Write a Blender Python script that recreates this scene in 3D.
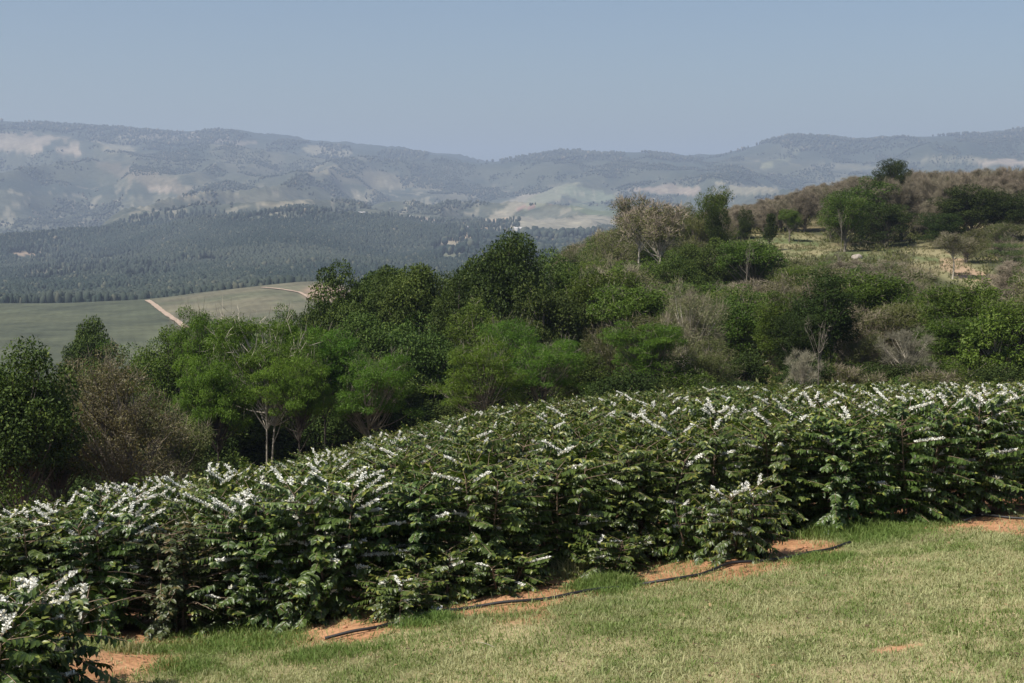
import bpy, math, random
import numpy as np
from mathutils import Vector

# ---------------------------------------------------------------- reset
for o in list(bpy.data.objects):
    bpy.data.objects.remove(o, do_unlink=True)
C = bpy.data.collections.new('scene'); bpy.context.scene.collection.children.link(C)
S = bpy.context.scene
R = math.radians

# ---------------------------------------------------------------- camera
F = 1422.0; YH = 200.0; CX, CY = 512.0, 341.5
PITCH = math.atan((CY - YH) / F)
cam_d = bpy.data.cameras.new('camera'); cam = bpy.data.objects.new('camera', cam_d); C.objects.link(cam)
cam_d.sensor_width = 36.0; cam_d.lens = F * 36.0 / 1024.0
cam.location = (0, 0, 0); cam.rotation_euler = (math.pi / 2 - PITCH, 0, 0)
cam_d.clip_start = 0.3; cam_d.clip_end = 40000
S.camera = cam

# ---------------------------------------------------------------- sky and sun
SUN_EL, SUN_AZ = R(54), R(-122)          # azimuth clockwise from +Y (the view direction)
W = bpy.data.worlds.new('World'); S.world = W; W.use_nodes = True
nt = W.node_tree; nt.nodes.clear()
sky = nt.nodes.new('ShaderNodeTexSky'); sky.sky_type = 'NISHITA'; sky.sun_disc = False
sky.sun_elevation = SUN_EL; sky.sun_rotation = SUN_AZ; sky.altitude = 900
sky.air_density = 1.0; sky.dust_density = 4.2; sky.ozone_density = 1.6
bg = nt.nodes.new('ShaderNodeBackground'); bg.inputs[1].default_value = 0.077
wo = nt.nodes.new('ShaderNodeOutputWorld')
nt.links.new(sky.outputs[0], bg.inputs[0]); nt.links.new(bg.outputs[0], wo.inputs[0])
sl = bpy.data.lights.new('sun', 'SUN'); sl.energy = 4.8; sl.angle = R(0.53); sl.color = (1.0, 0.94, 0.84)
so = bpy.data.objects.new('sun', sl); C.objects.link(so)
sd = Vector((math.sin(SUN_AZ) * math.cos(SUN_EL), math.cos(SUN_AZ) * math.cos(SUN_EL), math.sin(SUN_EL)))
so.rotation_euler = (-sd).to_track_quat('-Z', 'Y').to_euler(); so.location = (-60, 20, 90)
S.view_settings.view_transform = 'Standard'; S.view_settings.look = 'None'
S.view_settings.exposure = 0.5; S.view_settings.gamma = 1.0
cy = S.cycles
cy.max_bounces = 5; cy.diffuse_bounces = 2; cy.glossy_bounces = 2; cy.transmission_bounces = 3
cy.transparent_max_bounces = 4; cy.volume_bounces = 0; cy.caustics_reflective = False; cy.caustics_refractive = False
cy.use_denoising = True

# ---------------------------------------------------------------- helpers
def ray(px, py):
    sx = (px - CX); sy = (py - CY); cp, sp = math.cos(PITCH), math.sin(PITCH)
    return sx, F * cp - sy * sp, -F * sp - sy * cp
def Pt(px, py, d):
    x, y, z = ray(px, py); k = d / y
    return x * k, d, z * k
def proj(x, y, z):
    cp, sp = math.cos(PITCH), math.sin(PITCH)
    f = y * cp - z * sp; u = y * sp + z * cp
    return CX + F * x / f, CY - F * u / f

def tag(o, label=None, cat=None, group=None, kind=None):
    if label: o['label'] = label
    if cat: o['category'] = cat
    if group: o['group'] = group
    if kind: o['kind'] = kind
    return o
def empty(name, loc, rz=0.0, sc=(1, 1, 1), tilt=(0, 0)):
    o = bpy.data.objects.new(name, None); C.objects.link(o)
    o.location = loc; o.rotation_euler = (tilt[0], tilt[1], rz); o.scale = sc; o.empty_display_size = 0.2
    return o
def child(name, me, parent):
    o = bpy.data.objects.new(name, me); C.objects.link(o); o.parent = parent
    return o
def mesh(name, V, Fc, mat, col=None, smooth=False):
    V = np.asarray(V, np.float32); Fc = np.asarray(Fc, np.int32)
    me = bpy.data.meshes.new(name); n, k = Fc.shape
    me.vertices.add(len(V)); me.vertices.foreach_set('co', V.ravel())
    me.loops.add(n * k); me.loops.foreach_set('vertex_index', Fc.ravel())
    me.polygons.add(n); me.polygons.foreach_set('loop_start', np.arange(0, n * k, k, dtype=np.int32))
    me.polygons.foreach_set('loop_total', np.full(n, k, np.int32))
    if smooth: me.polygons.foreach_set('use_smooth', np.ones(n, bool))
    if col is not None:
        a = me.color_attributes.new('tone', 'FLOAT_COLOR', 'POINT')
        a.data.foreach_set('color', np.asarray(col, np.float32).ravel())
    me.update(calc_edges=True); me.materials.append(mat)
    return me

# numpy noise
def _hash(i, j, s):
    h = (i.astype(np.int64) * 374761393 + j.astype(np.int64) * 668265263 + s * 974711) & 0xffffffff
    h = ((h ^ (h >> 13)) * 1274126177) & 0xffffffff
    return ((h ^ (h >> 16)) & 0xffff) / 65535.0
def vn(x, y, s=0):
    i = np.floor(x); j = np.floor(y); fx = x - i; fy = y - j
    fx = fx * fx * (3 - 2 * fx); fy = fy * fy * (3 - 2 * fy)
    a = _hash(i, j, s); b = _hash(i + 1, j, s); c = _hash(i, j + 1, s); d = _hash(i + 1, j + 1, s)
    return (a * (1 - fx) + b * fx) * (1 - fy) + (c * (1 - fx) + d * fx) * fy
def fbm(x, y, s=0, o=4):
    t = 0; a = 0.5; w = 0
    for k in range(o):
        t = t + a * vn(x * 2 ** k + 17.3 * k, y * 2 ** k - 9.1 * k, s + k); w += a; a *= 0.5
    return t / w
def sst(a, b, x):
    t = np.clip((x - a) / (b - a), 0, 1); return t * t * (3 - 2 * t)

# ---------------------------------------------------------------- terrain height
LAWN = {-300: (0.235, 17.0), 0: (0.222, 18.0), 100: (0.2285, 18.2), 300: (0.2201, 18.5), 500: (0.1984, 19.3),
        640: (0.187, 20.3), 760: (0.1752, 21.3), 1000: (0.1568, 23.0), 1300: (0.140, 26.0)}
fpx = np.array(sorted(LAWN)); fdd = np.array([LAWN[k][1] for k in sorted(LAWN)])
CP = []
for px, (s, fd) in LAWN.items():
    zf = 1.6 + s * fd
    for d in (7.5, 10, 12, 13.5, 15, 16.5, fd, fd + 1.2):
        zz = zf - .095 * (fd - d)
        if d < 12: zz = 1.6 + (zf - .095 * (fd - 12) - 1.6) * d / 12
        CP.append((px, 200 + F * zz / d, d))
COLS = {
    -300: [(24, 640), (30, 622), (40, 600), (60, 570), (110, 520), (150, 490), (350, 430)],
    0: [(24, 632), (30, 612), (40, 592), (60, 565), (80, 540), (110, 512), (150, 484), (350, 425)],
    100: [(24, 610), (30, 592), (40, 575), (60, 548), (80, 524), (110, 497), (150, 472), (350, 420)],
    200: [(24, 596), (30, 570), (40, 552), (60, 530), (80, 505), (110, 475), (150, 455), (350, 412)],
    300: [(24, 586), (30, 556), (38, 530), (45, 525), (60, 508), (80, 482), (110, 452), (150, 432), (350, 400)],
    500: [(24, 550), (30, 515), (40, 482), (52, 460), (60, 454), (75, 440), (90, 424), (110, 404), (150, 372), (200, 350), (350, 325)],
    600: [(30, 505), (40, 472), (55, 447), (65, 438), (75, 424), (90, 398), (110, 370), (150, 318), (190, 284), (240, 268), (350, 285)],
    700: [(24, 531), (30, 497), (40, 464), (55, 438), (65, 428), (75, 412), (90, 385), (110, 352), (150, 300), (190, 262), (260, 232), (350, 255)],
    860: [(30, 485), (40, 456), (55, 434), (65, 426), (80, 396), (100, 364), (120, 330), (150, 284), (190, 254), (220, 236), (280, 203), (350, 225)],
    1000: [(30, 481), (40, 454), (55, 432), (65, 424), (80, 392), (100, 354), (120, 326), (150, 290), (170, 266), (200, 237), (260, 204), (300, 197), (350, 215)],
    1300: [(35, 470), (45, 440), (60, 415), (80, 380), (120, 300), (200, 220), (300, 190), (350, 205)],
}
for px, l in COLS.items():
    for d, py in l: CP.append((px, py, d))
FD = [450, 600, 800, 1000, 1200, 1500, 2000, 2500, 3000, 3500, 4500, 5500, 6500, 7500, 9500, 14000]
FT = {
    -300: [405, 360, 330, 308, 310, 304, 284, 266, 252, 240, 205, 180, 150, 124, 150, 170],
    0:    [402, 352, 322, 303, 309, 302, 280, 264, 250, 238, 207, 180, 150, 126, 150, 170],
    100:  [402, 352, 322, 301, 309, 300, 277, 262, 249, 236, 208, 182, 154, 129, 150, 170],
    200:  [396, 350, 316, 292, 302, 294, 270, 252, 238, 226, 206, 184, 158, 134, 155, 172],
    320:  [388, 345, 306, 281, 294, 288, 264, 244, 228, 221, 204, 188, 166, 144, 160, 175],
    460:  [360, 335, 315, 305, 300, 290, 270, 259, 250, 240, 219, 199, 180, 160, 172, 182],
    540:  [340, 325, 315, 300, 292, 284, 270, 256, 246, 236, 214, 198, 177, 158, 172, 182],
    700:  [290, 300, 300, 295, 290, 284, 270, 258, 246, 234, 212, 193, 176, 160, 172, 182],
    860:  [262, 285, 290, 288, 285, 280, 268, 256, 244, 230, 206, 185, 160, 142, 160, 175],
    1000: [255, 280, 286, 285, 282, 278, 266, 254, 240, 226, 203, 180, 156, 135, 155, 172],
    1300: [250, 275, 282, 282, 280, 276, 264, 252, 238, 224, 200, 176, 152, 130, 155, 172],
}
for px, l in FT.items():
    for d, py in zip(FD, l): CP.append((px, py, d))
CREST = np.array([(-300, 126), (0, 124), (30, 126), (60, 127), (100, 129), (140, 133), (190, 136), (220, 132), (240, 134), (260, 139), (290, 142),
    (310, 144), (340, 148), (375, 150), (400, 152), (430, 155), (445, 156), (460, 160), (480, 163), (500, 161), (530, 157), (560, 154),
    (600, 156), (640, 154), (665, 156), (690, 160), (705, 161), (740, 152), (770, 142), (790, 137), (820, 139), (860, 142), (885, 140),
    (900, 138), (950, 137), (990, 136), (1024, 132), (1300, 120)], float)
CP = np.array(CP, float)
def _feat(px, d): return np.stack([px / 320.0, np.log(d) * 1.6], -1)
def _tps(r2): return 0.5 * r2 * np.log(r2 + 1e-9)
_c = _feat(CP[:, 0], CP[:, 2]); _n = len(_c)
_A = np.zeros((_n + 3, _n + 3)); _A[:_n, :_n] = _tps(((_c[:, None] - _c[None]) ** 2).sum(-1)) + np.eye(_n) * 1e-3
_A[:_n, _n] = 1; _A[:_n, _n + 1:] = _c; _A[_n, :_n] = 1; _A[_n + 1:, :_n] = _c.T
_w = np.linalg.solve(_A, np.concatenate([CP[:, 1], np.zeros(3)]))
def pyof(px, d):
    sh = px.shape; q = _feat(px.ravel(), d.ravel()); out = np.empty(len(q))
    for i in range(0, len(q), 60000):
        s = q[i:i + 60000]
        out[i:i + 60000] = _tps(((s[:, None, 0] - _c[None, :, 0]) ** 2 + (s[:, None, 1] - _c[None, :, 1]) ** 2)) @ _w[:_n] + _w[_n] + s @ _w[_n + 1:]
    return out.reshape(sh)
TH = R(36)
def H(x, y, noise=True):
    x = np.asarray(x, float); y = np.asarray(y, float)
    r = np.hypot(x, y) + 1e-6; th = np.clip(np.arctan2(x, y), -TH, TH)
    d = r * np.cos(th); dc = np.maximum(d, 7.0)
    px = np.clip(512 + 1429 * np.tan(th), -300, 1300)
    py = pyof(px, dc)
    ld = np.log(dc)
    cr = np.interp(px, CREST[:, 0], CREST[:, 1]); crw = np.exp(-((ld - math.log(7500)) / 0.10) ** 2)
    if (dc > 4000).any():
        base = pyof(px, np.full_like(px, 7500.0)); py = py + (cr - base) * crw
    z = -(py - YH) / F * dc
    z = np.where(d < 7, -1.6 + (z + 1.6) * d / 7.0, z)
    if noise:
        n1 = fbm(x / 24, y / 24, 5, 3) - .5
        z = z + n1 * 2.2 * sst(75, 130, d) * (1 - sst(600, 900, d))
        z = z + (fbm(x / 0.9, y / 0.9, 9, 2) - .5) * 0.05 * (1 - sst(60, 90, d))
        if (dc > 1200).any():
            wx = x + 500 * (fbm(x / 1500, y / 1500, 31, 2) - .5); wy = y + 900 * (fbm(x / 1500, y / 1500, 41, 2) - .5)
            rid = 1 - np.abs(2 * fbm(wx / 750, wy / 1500, 21, 4) - 1) * 2.0
            small = fbm(wx / 190, wy / 260, 51, 3) - .5
            a = sst(1400, 4500, d) * (1 - 0.93 * crw)
            z = z + (rid - .55) * 135 * a + small * 34 * a
    return z
def Hs(x, y): return float(H(np.array([x]), np.array([y]))[0])
_ds = np.exp(np.linspace(math.log(7), math.log(420), 500))
def ground_hit(px, py):
    x, y, z = ray(px, py); X = x / y * _ds; Z = z / y * _ds
    h = H(X, _ds); below = np.nonzero(Z < h)[0]
    i = below[0] if len(below) else 499
    if i == 0: return X[0], _ds[0], h[0]
    a = (Z[i - 1] - h[i - 1]) / max(1e-6, (Z[i - 1] - h[i - 1]) - (Z[i] - h[i]))
    d = _ds[i - 1] + (_ds[i] - _ds[i - 1]) * a
    return x / y * d, d, Hs(x / y * d, d)
def front_d(x, y):
    px = 512 + 1429 * np.asarray(x) / np.maximum(np.asarray(y), 1.0)
    return np.interp(px, fpx, fdd)

# ---------------------------------------------------------------- materials
def new_mat(name):
    m = bpy.data.materials.new(name); m.use_nodes = True; m.node_tree.nodes.clear(); return m, m.node_tree.nodes, m.node_tree.links
def leaf_mat(name, c0, c1, c2=None, trans=0.22, rough=0.5, spec=0.35, var=0.25, tcol=(1.0, 1.15, 0.45)):
    m, N, L = new_mat(name)
    at = N.new('ShaderNodeAttribute'); at.attribute_name = 'tone'
    sp = N.new('ShaderNodeSeparateColor'); L.new(at.outputs['Color'], sp.inputs[0])
    mx = N.new('ShaderNodeMix'); mx.data_type = 'RGBA'; mx.inputs[6].default_value = (*c0, 1); mx.inputs[7].default_value = (*c1, 1)
    L.new(sp.outputs[0], mx.inputs[0])
    m2 = N.new('ShaderNodeMix'); m2.data_type = 'RGBA'; m2.inputs[7].default_value = (*(c2 or c1), 1)
    L.new(mx.outputs[2], m2.inputs[6]); L.new(sp.outputs[1], m2.inputs[0])
    oi = N.new('ShaderNodeObjectInfo'); hs = N.new('ShaderNodeHueSaturation')
    ma = N.new('ShaderNodeMapRange'); ma.inputs[3].default_value = 1 - var; ma.inputs[4].default_value = 1 + var
    mh = N.new('ShaderNodeMapRange'); mh.inputs[3].default_value = 0.485; mh.inputs[4].default_value = 0.515
    L.new(oi.outputs['Random'], ma.inputs[0])
    fr = N.new('ShaderNodeMath'); fr.operation = 'FRACT'; mu = N.new('ShaderNodeMath'); mu.operation = 'MULTIPLY'; mu.inputs[1].default_value = 7.31
    L.new(oi.outputs['Random'], mu.inputs[0]); L.new(mu.outputs[0], fr.inputs[0]); L.new(fr.outputs[0], mh.inputs[0])
    L.new(ma.outputs[0], hs.inputs['Value']); L.new(mh.outputs[0], hs.inputs['Hue']); L.new(m2.outputs[2], hs.inputs['Color'])
    b = N.new('ShaderNodeBsdfPrincipled'); b.inputs['Roughness'].default_value = rough; b.inputs['Specular IOR Level'].default_value = spec
    L.new(hs.outputs[0], b.inputs['Base Color'])
    t = N.new('ShaderNodeBsdfTranslucent'); tm = N.new('ShaderNodeMix'); tm.data_type = 'RGBA'; tm.blend_type = 'MULTIPLY'; tm.inputs[0].default_value = 1
    tm.inputs[7].default_value = (*tcol, 1); L.new(hs.outputs[0], tm.inputs[6]); L.new(tm.outputs[2], t.inputs[0])
    ms = N.new('ShaderNodeMixShader'); ms.inputs[0].default_value = trans
    L.new(b.outputs[0], ms.inputs[1]); L.new(t.outputs[0], ms.inputs[2])
    o = N.new('ShaderNodeOutputMaterial'); L.new(ms.outputs[0], o.inputs[0])
    return m
def noise_mat(name, c0, c1, scale=3.0, rough=0.85, bump=0.3, coords='Object', stretch=(1, 1, 1)):
    m, N, L = new_mat(name)
    tc = N.new('ShaderNodeTexCoord'); mp = N.new('ShaderNodeMapping'); mp.inputs['Scale'].default_value = stretch
    L.new(tc.outputs[coords], mp.inputs[0])
    n = N.new('ShaderNodeTexNoise'); n.inputs['Scale'].default_value = scale; n.inputs['Detail'].default_value = 6; L.new(mp.outputs[0], n.inputs[0])
    r = N.new('ShaderNodeValToRGB'); r.color_ramp.elements[0].position = .32; r.color_ramp.elements[1].position = .68
    r.color_ramp.elements[0].color = (*c0, 1); r.color_ramp.elements[1].color = (*c1, 1); L.new(n.outputs[0], r.inputs[0])
    b = N.new('ShaderNodeBsdfPrincipled'); b.inputs['Roughness'].default_value = rough; L.new(r.outputs[0], b.inputs['Base Color'])
    bu = N.new('ShaderNodeBump'); bu.inputs['Strength'].default_value = bump; bu.inputs['Distance'].default_value = .05
    L.new(n.outputs[0], bu.inputs['Height']); L.new(bu.outputs[0], b.inputs['Normal'])
    o = N.new('ShaderNodeOutputMaterial'); L.new(b.outputs[0], o.inputs[0])
    return m
def attr_mat(name, rough=0.9, scales=((0.02, .25), (0.15, .25)), bump=0.0):
    """base colour from the surface's own albedo attribute, broken up by world-scale noise"""
    m, N, L = new_mat(name)
    at = N.new('ShaderNodeAttribute'); at.attribute_name = 'tone'
    col = at.outputs['Color']; ge = N.new('ShaderNodeNewGeometry')
    for s, a in scales:
        n = N.new('ShaderNodeTexNoise'); n.inputs['Scale'].default_value = s; n.inputs['Detail'].default_value = 5; L.new(ge.outputs['Position'], n.inputs[0])
        mr = N.new('ShaderNodeMapRange'); mr.inputs[1].default_value = .3; mr.inputs[2].default_value = .7; mr.inputs[3].default_value = 1 - a; mr.inputs[4].default_value = 1 + a
        L.new(n.outputs[0], mr.inputs[0])
        mm = N.new('ShaderNodeVectorMath'); mm.operation = 'SCALE'; L.new(col, mm.inputs[0]); L.new(mr.outputs[0], mm.inputs['Scale']); col = mm.outputs[0]
    b = N.new('ShaderNodeBsdfPrincipled'); b.inputs['Roughness'].default_value = rough; b.inputs['Specular IOR Level'].default_value = 0.15
    L.new(col, b.inputs['Base Color'])
    if bump:
        bu = N.new('ShaderNodeBump'); bu.inputs['Strength'].default_value = .8; bu.inputs['Distance'].default_value = bump
        L.new(n.outputs[0], bu.inputs['Height']); L.new(bu.outputs[0], b.inputs['Normal'])
    o = N.new('ShaderNodeOutputMaterial'); L.new(b.outputs[0], o.inputs[0])
    return m

M_BARK = noise_mat('bark_grey', (.10, .085, .065), (.20, .175, .14), 5, stretch=(1, 1, .25))
M_BARKP = noise_mat('bark_pale', (.26, .23, .18), (.42, .38, .31), 5, stretch=(1, 1, .25))
M_BARKD = noise_mat('bark_dark', (.035, .028, .02), (.08, .065, .05), 5, stretch=(1, 1, .25))

# ---------------------------------------------------------------- near ground sheet
th_f = R(np.arange(-25, 25.001, 0.075)) if False else np.radians(np.arange(-25, 25.001, 0.075))
def grid_mesh(ths, rs, wrap=True):
    T, Rr = np.meshgrid(ths, rs)
    X = Rr * np.sin(T); Y = Rr * np.cos(T)
    nr, nc = T.shape
    i = np.arange(nr - 1)[:, None] * nc + np.arange(nc - 1)[None]
    Q = np.stack([i, i + 1, i + nc + 1, i + nc], -1).reshape(-1, 4)[:, ::-1]
    if wrap:
        j = np.arange(nr - 1) * nc
        Q = np.concatenate([Q, np.stack([j + nc - 1, j, j + nc, j + 2 * nc - 1], -1)[:, ::-1]])
    return X.ravel(), Y.ravel(), Q
ths = np.concatenate([np.radians(np.arange(-180, -25.5, 4.0)), th_f, np.radians(np.arange(26, 179, 4.0))])
rs = np.concatenate([[0.05, .5, 1.2], np.exp(np.arange(math.log(2.0), math.log(490), 0.0125))])
gx, gy, gq = grid_mesh(ths, rs)
gz = H(gx, gy)
gpx, gpy = proj(gx, np.maximum(gy, .3), gz)
gfd = front_d(gx, gy)
# bare soil patches along the front of the coffee row (centre in ground metres, radii)
SOIL = []
def spots(L, out):
    for px, py, rx, ry in L:
        if out is SOIL and ry > 3: rx *= 1.15; ry *= 1.35
        x, y, z = ground_hit(px, py); x2, y2, _ = ground_hit(px, py - ry); out.append((x, y, rx / 1429 * y, max(.12, y2 - y)))
spots([(122, 660, 42, 14), (90, 672, 30, 12), (352, 628, 52, 8), (320, 633, 36, 6), (522, 592, 34, 16), (550, 588, 40, 9), (672, 575, 42, 8), (708, 572, 44, 7), (645, 578, 24, 5),
       (792, 546, 26, 10), (815, 543, 20, 6), (830, 522, 50, 6), (745, 572, 40, 3), (930, 520, 70, 6), (985, 522, 60, 6), (1015, 525, 40, 6),
       (405, 620, 34, 6), (470, 604, 30, 6), (745, 562, 46, 7), (600, 588, 30, 4),
       (895, 649, 20, 2.2), (914, 646, 13, 1.6), (455, 611, 30, 4), (200, 632, 110, 3), (20, 690, 30, 8)], SOIL)
LUSH = []
spots([(165, 652, 50, 4), (250, 644, 60, 9), (430, 622, 34, 6), (604, 588, 40, 7), (855, 532, 62, 12), (905, 524, 50, 6),
       (822, 560, 34, 6), (180, 668, 40, 8), (330, 655, 60, 7)], LUSH)
def ell(x, y, L, soft=.35, seed=3):
    m = np.zeros_like(x); w = (fbm(x * 2.2, y * 2.2, seed, 3) - .5) * 1.1
    for (cx, cyy, rx, ry) in L:
        q = np.hypot((x - cx) / rx, (y - cyy) / ry)
        if seed == 3: q = q + w
        else: q = q + w * .6
        m = np.maximum(m, 1 - sst(1 - soft, 1 + soft, q))
    return m
def soilmask(x, y):
    strip = sst(-0.62, -0.1, y - front_d(x, y) + (fbm(x * .8, y * 1.3, 77, 3) - .5) * 2.2)
    return np.maximum(ell(x, y, SOIL), strip)
CLEAR = [(780, 240, 46, 7), (800, 250, 42, 10), (830, 252, 26, 7), (912, 249, 34, 6), (938, 260, 30, 10), (965, 273, 30, 10), (988, 284, 28, 9), (868, 256, 22, 5), (648, 262, 10, 8), (738, 262, 18, 4)]
def clearmask(px, py, d):
    m = np.zeros_like(px)
    for a, b, c, e in CLEAR:
        m = np.maximum(m, 1 - sst(.7, 1.15, np.hypot((px - a) / c, (py - b) / e)))
    return m * (d > 90)
near = gy < 95
sm = np.where((gy > 5) & (gy < 70), soilmask(gx, gy), 0)
f1 = fbm(gx / 1.3, gy / 1.3, 2, 4); f2 = fbm(gx / .35, gy / .35, 8, 3)
def mixc(a, b, t): return np.asarray(a) * (1 - t[:, None]) + np.asarray(b) * t[:, None]
col = mixc((.14, .135, .06), (.32, .265, .15), sst(.3, .72, f1 * .6 + f2 * .4))
soilc = mixc((.30, .155, .078), (.38, .21, .115), sst(.3, .7, fbm(gx * 3, gy * 3, 15, 3)))
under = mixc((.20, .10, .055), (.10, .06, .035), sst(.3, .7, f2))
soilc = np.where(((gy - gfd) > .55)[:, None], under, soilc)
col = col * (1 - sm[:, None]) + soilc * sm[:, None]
# beyond the field: dry bush floor, grass clearings
hillc = mixc((.055, .06, .028), (.17, .14, .075), sst(.35, .7, fbm(gx / 7, gy / 7, 61, 4)))
clr = mixc((.10, .12, .05), (.23, .205, .115), sst(.35, .62, fbm(gx / 5, gy / 5, 71, 3)))
clr = np.where((gpx > 940)[:, None], mixc((.20, .19, .10), (.33, .235, .155), sst(.4, .6, fbm(gx / 4, gy / 4, 73, 3))), clr)
cm = clearmask(gpx, gpy, gy)
hillc = hillc * (1 - cm[:, None]) + clr * cm[:, None]
hw = sst(62, 80, gy)
col = col * (1 - hw[:, None]) + hillc * hw[:, None]
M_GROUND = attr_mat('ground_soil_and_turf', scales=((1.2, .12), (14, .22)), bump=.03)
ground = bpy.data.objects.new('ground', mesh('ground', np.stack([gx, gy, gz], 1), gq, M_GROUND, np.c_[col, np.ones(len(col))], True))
C.objects.link(ground); tag(ground, 'sloping turf and red soil under the coffee field and the wooded hillside', 'ground', kind='structure')

# ---------------------------------------------------------------- far hills sheet
th2 = np.concatenate([np.radians(np.arange(-180, -26, 4.0)), np.radians(np.arange(-25, 25.001, 0.05)), np.radians(np.arange(27, 179, 4.0))])
rs2 = np.exp(np.arange(math.log(440), math.log(13500), 0.0078))
hx, hy, hq = grid_mesh(th2, rs2)
hz = H(hx, hy)
hr = np.hypot(hx, hy); hz = hz - 1.5 * (hr < 500) - 25 * (hr < 452)
hpx, hpy = proj(hx, np.maximum(hy, .3), hz); hd = hr * np.cos(np.clip(np.arctan2(hx, hy), -TH, TH))
FOREST = (.030, .042, .032); BUSH = (.060, .066, .045); DRY = (.21, .19, .13); TAN = (.26, .215, .165); GRN = (.13, .17, .07); PALE = (.30, .29, .17)
b1 = fbm(hx / 420, hy / 800, 101, 5); b2 = fbm(hx / 90, hy / 150, 111, 4); b3 = fbm(hx / 35, hy / 60, 121, 3)
dry = sst(.50, .64, b1 * .55 + b2 * .45)
hc = mixc(BUSH, DRY, dry * .30)
hc = hc * (1 - sst(.50, .62, b2 * .5 + b3 * .5)[:, None] * .7) + np.array(FOREST) * (sst(.50, .62, b2 * .5 + b3 * .5)[:, None] * .7)
wpx = hpx + (fbm(hx / 120, hy / 160, 131, 3) - .5) * 22; wpy = hpy + (fbm(hx / 120, hy / 160, 141, 3) - .5) * 7
def patch(cx, cyy, rx, ry, c, a=.9, ang=0.0, soft=.10, dmin=1100, dmax=20000):
    global hc
    X = wpx - cx; Y = wpy - cyy; ca, sa = math.cos(R(ang)), math.sin(R(ang))
    q = np.hypot((X * ca + Y * sa) / rx, (-X * sa + Y * ca) / ry)
    m = (1 - sst(1 - soft, 1 + soft, q + (b3 - .5) * 1.1)) * (hd > dmin) * (hd < dmax) * a * (.75 + .5 * b2)
    hc = hc * (1 - m[:, None]) + np.array(c) * m[:, None]
def band_forest(m):
    global hc
    hc = hc * (1 - m[:, None]) + np.array(FOREST) * m[:, None]
# forest slope of the middle distance
fm = sst(0, 8, wpy - np.interp(hpx, [-300, 0, 120, 220, 300, 360, 430, 470, 500], [216, 216, 222, 222, 217, 214, 222, 246, 262])) * (hd > 1100) * (hd < 3600) * (1 - sst(440, 500, hpx))
band_forest(fm * .95)
# brow of the left ridge is wooded, dry grass just under it
band_forest((1 - sst(3, 9, wpy - np.interp(hpx, CREST[:, 0], CREST[:, 1]))) * (hd > 5500) * .75)
for a in [(20, 143, 75, 9, TAN, .6, 2), (150, 137, 30, 4, TAN, .4, 3), (122, 145, 26, 7, DRY, .7, -8), (60, 150, 30, 4, TAN, .8, 8), (205, 138, 22, 4, TAN, .7, 5), (232, 143, 18, 3, TAN, .6, 0),
          (50, 146, 14, 5, FOREST, .9, -25), (82, 150, 9, 15, FOREST, .9, 10), (170, 148, 55, 5, FOREST, .8, 6), (40, 165, 60, 7, BUSH, .8, 2), (150, 181, 55, 8, (.18, .145, .105), .45, 18), (160, 190, 18, 3, TAN, .7, 10),
          (60, 188, 80, 6, FOREST, .8, 3), (240, 178, 70, 9, BUSH, .6, 12), (325, 152, 22, 4, DRY, .8, 8), (200, 200, 22, 2, DRY, .6, 6), (280, 205, 30, 2.5, (.28, .24, .16), .6, -4),
          (545, 224, 66, 8, (.20, .185, .14), .95, 0), (505, 212, 42, 6, (.21, .19, .14), .95, -28), (545, 198, 36, 5, (.17, .175, .115), .9, -24), (590, 196, 26, 7, (.135, .155, .10), .9, 10),
          (556, 213, 42, 5, (.095, .10, .075), 1, -2), (600, 210, 30, 6, (.10, .12, .07), .9, 5), (528, 206, 20, 1.6, (.20, .11, .10), .8, -4), (480, 228, 24, 5, (.36, .27, .18), .8, -20),
          (430, 204, 26, 2.4, DRY, .8, 8), (408, 208, 14, 2.2, DRY, .7, -30), (428, 219, 16, 2.2, TAN, .8, 6), (425, 212, 18, 4, (.08, .085, .06), .8, 5), (366, 216, 8, 1.6, TAN, .9, 0), (371, 190, 30, 6, DRY, .5, -30),
          (465, 195, 22, 5, DRY, .5, -10), (370, 178, 60, 7, (.16, .14, .09), .6, 8), (665, 190, 32, 4.5, (.25, .20, .155), .7, 4), (750, 190, 24, 5, (.22, .20, .145), .7, 0), (722, 184, 10, 2, DRY, .9, 0),
          (785, 158, 22, 4, (.2, .2, .12), .7, -28), (790, 150, 20, 3, BUSH, .5, -20), (1000, 163, 30, 4, TAN, .85, 2), (950, 160, 40, 3, DRY, .45, 0), (850, 166, 30, 3, DRY, .4, 6), (900, 152, 140, 7, FOREST, .6, -2), (690, 170, 40, 6, FOREST, .5, 8),
          (640, 176, 60, 4, BUSH, .5, 3), (1000, 150, 60, 8, FOREST, .6, -3),
          (32, 256, 18, 1.8, (.36, .27, .19), .9, 5), (95, 266, 62, 12, (.125, .14, .085), .85, 2), (70, 273, 38, 4, (.16, .145, .10), .7, 2), (140, 272, 34, 6, (.095, .11, .065), .8, 0),
          (100, 292, 60, 3.5, (.085, .10, .05), .6, 0), (180, 236, 40, 2.5, (.13, .12, .075), .5, 2), (60, 228, 60, 3, (.12, .12, .08), .5, 2), (455, 242, 14, 3, (.26, .22, .15), .8, 0), (450, 255, 14, 4, (.15, .15, .09), .8, 0)]:
    patch(*a[:6], ang=a[6], dmin=1250)
# speckle of open ground among the thickets of the middle slopes
spk = sst(.64, .74, fbm(hx / 26, hy / 55, 151, 3)) * sst(176, 192, hpy) * (1 - sst(236, 252, hpy)) * (hd > 2200)
hc = hc * (1 - (.38) * spk[:, None]) + np.array((.33, .29, .21)) * (.38) * spk[:, None]
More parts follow.
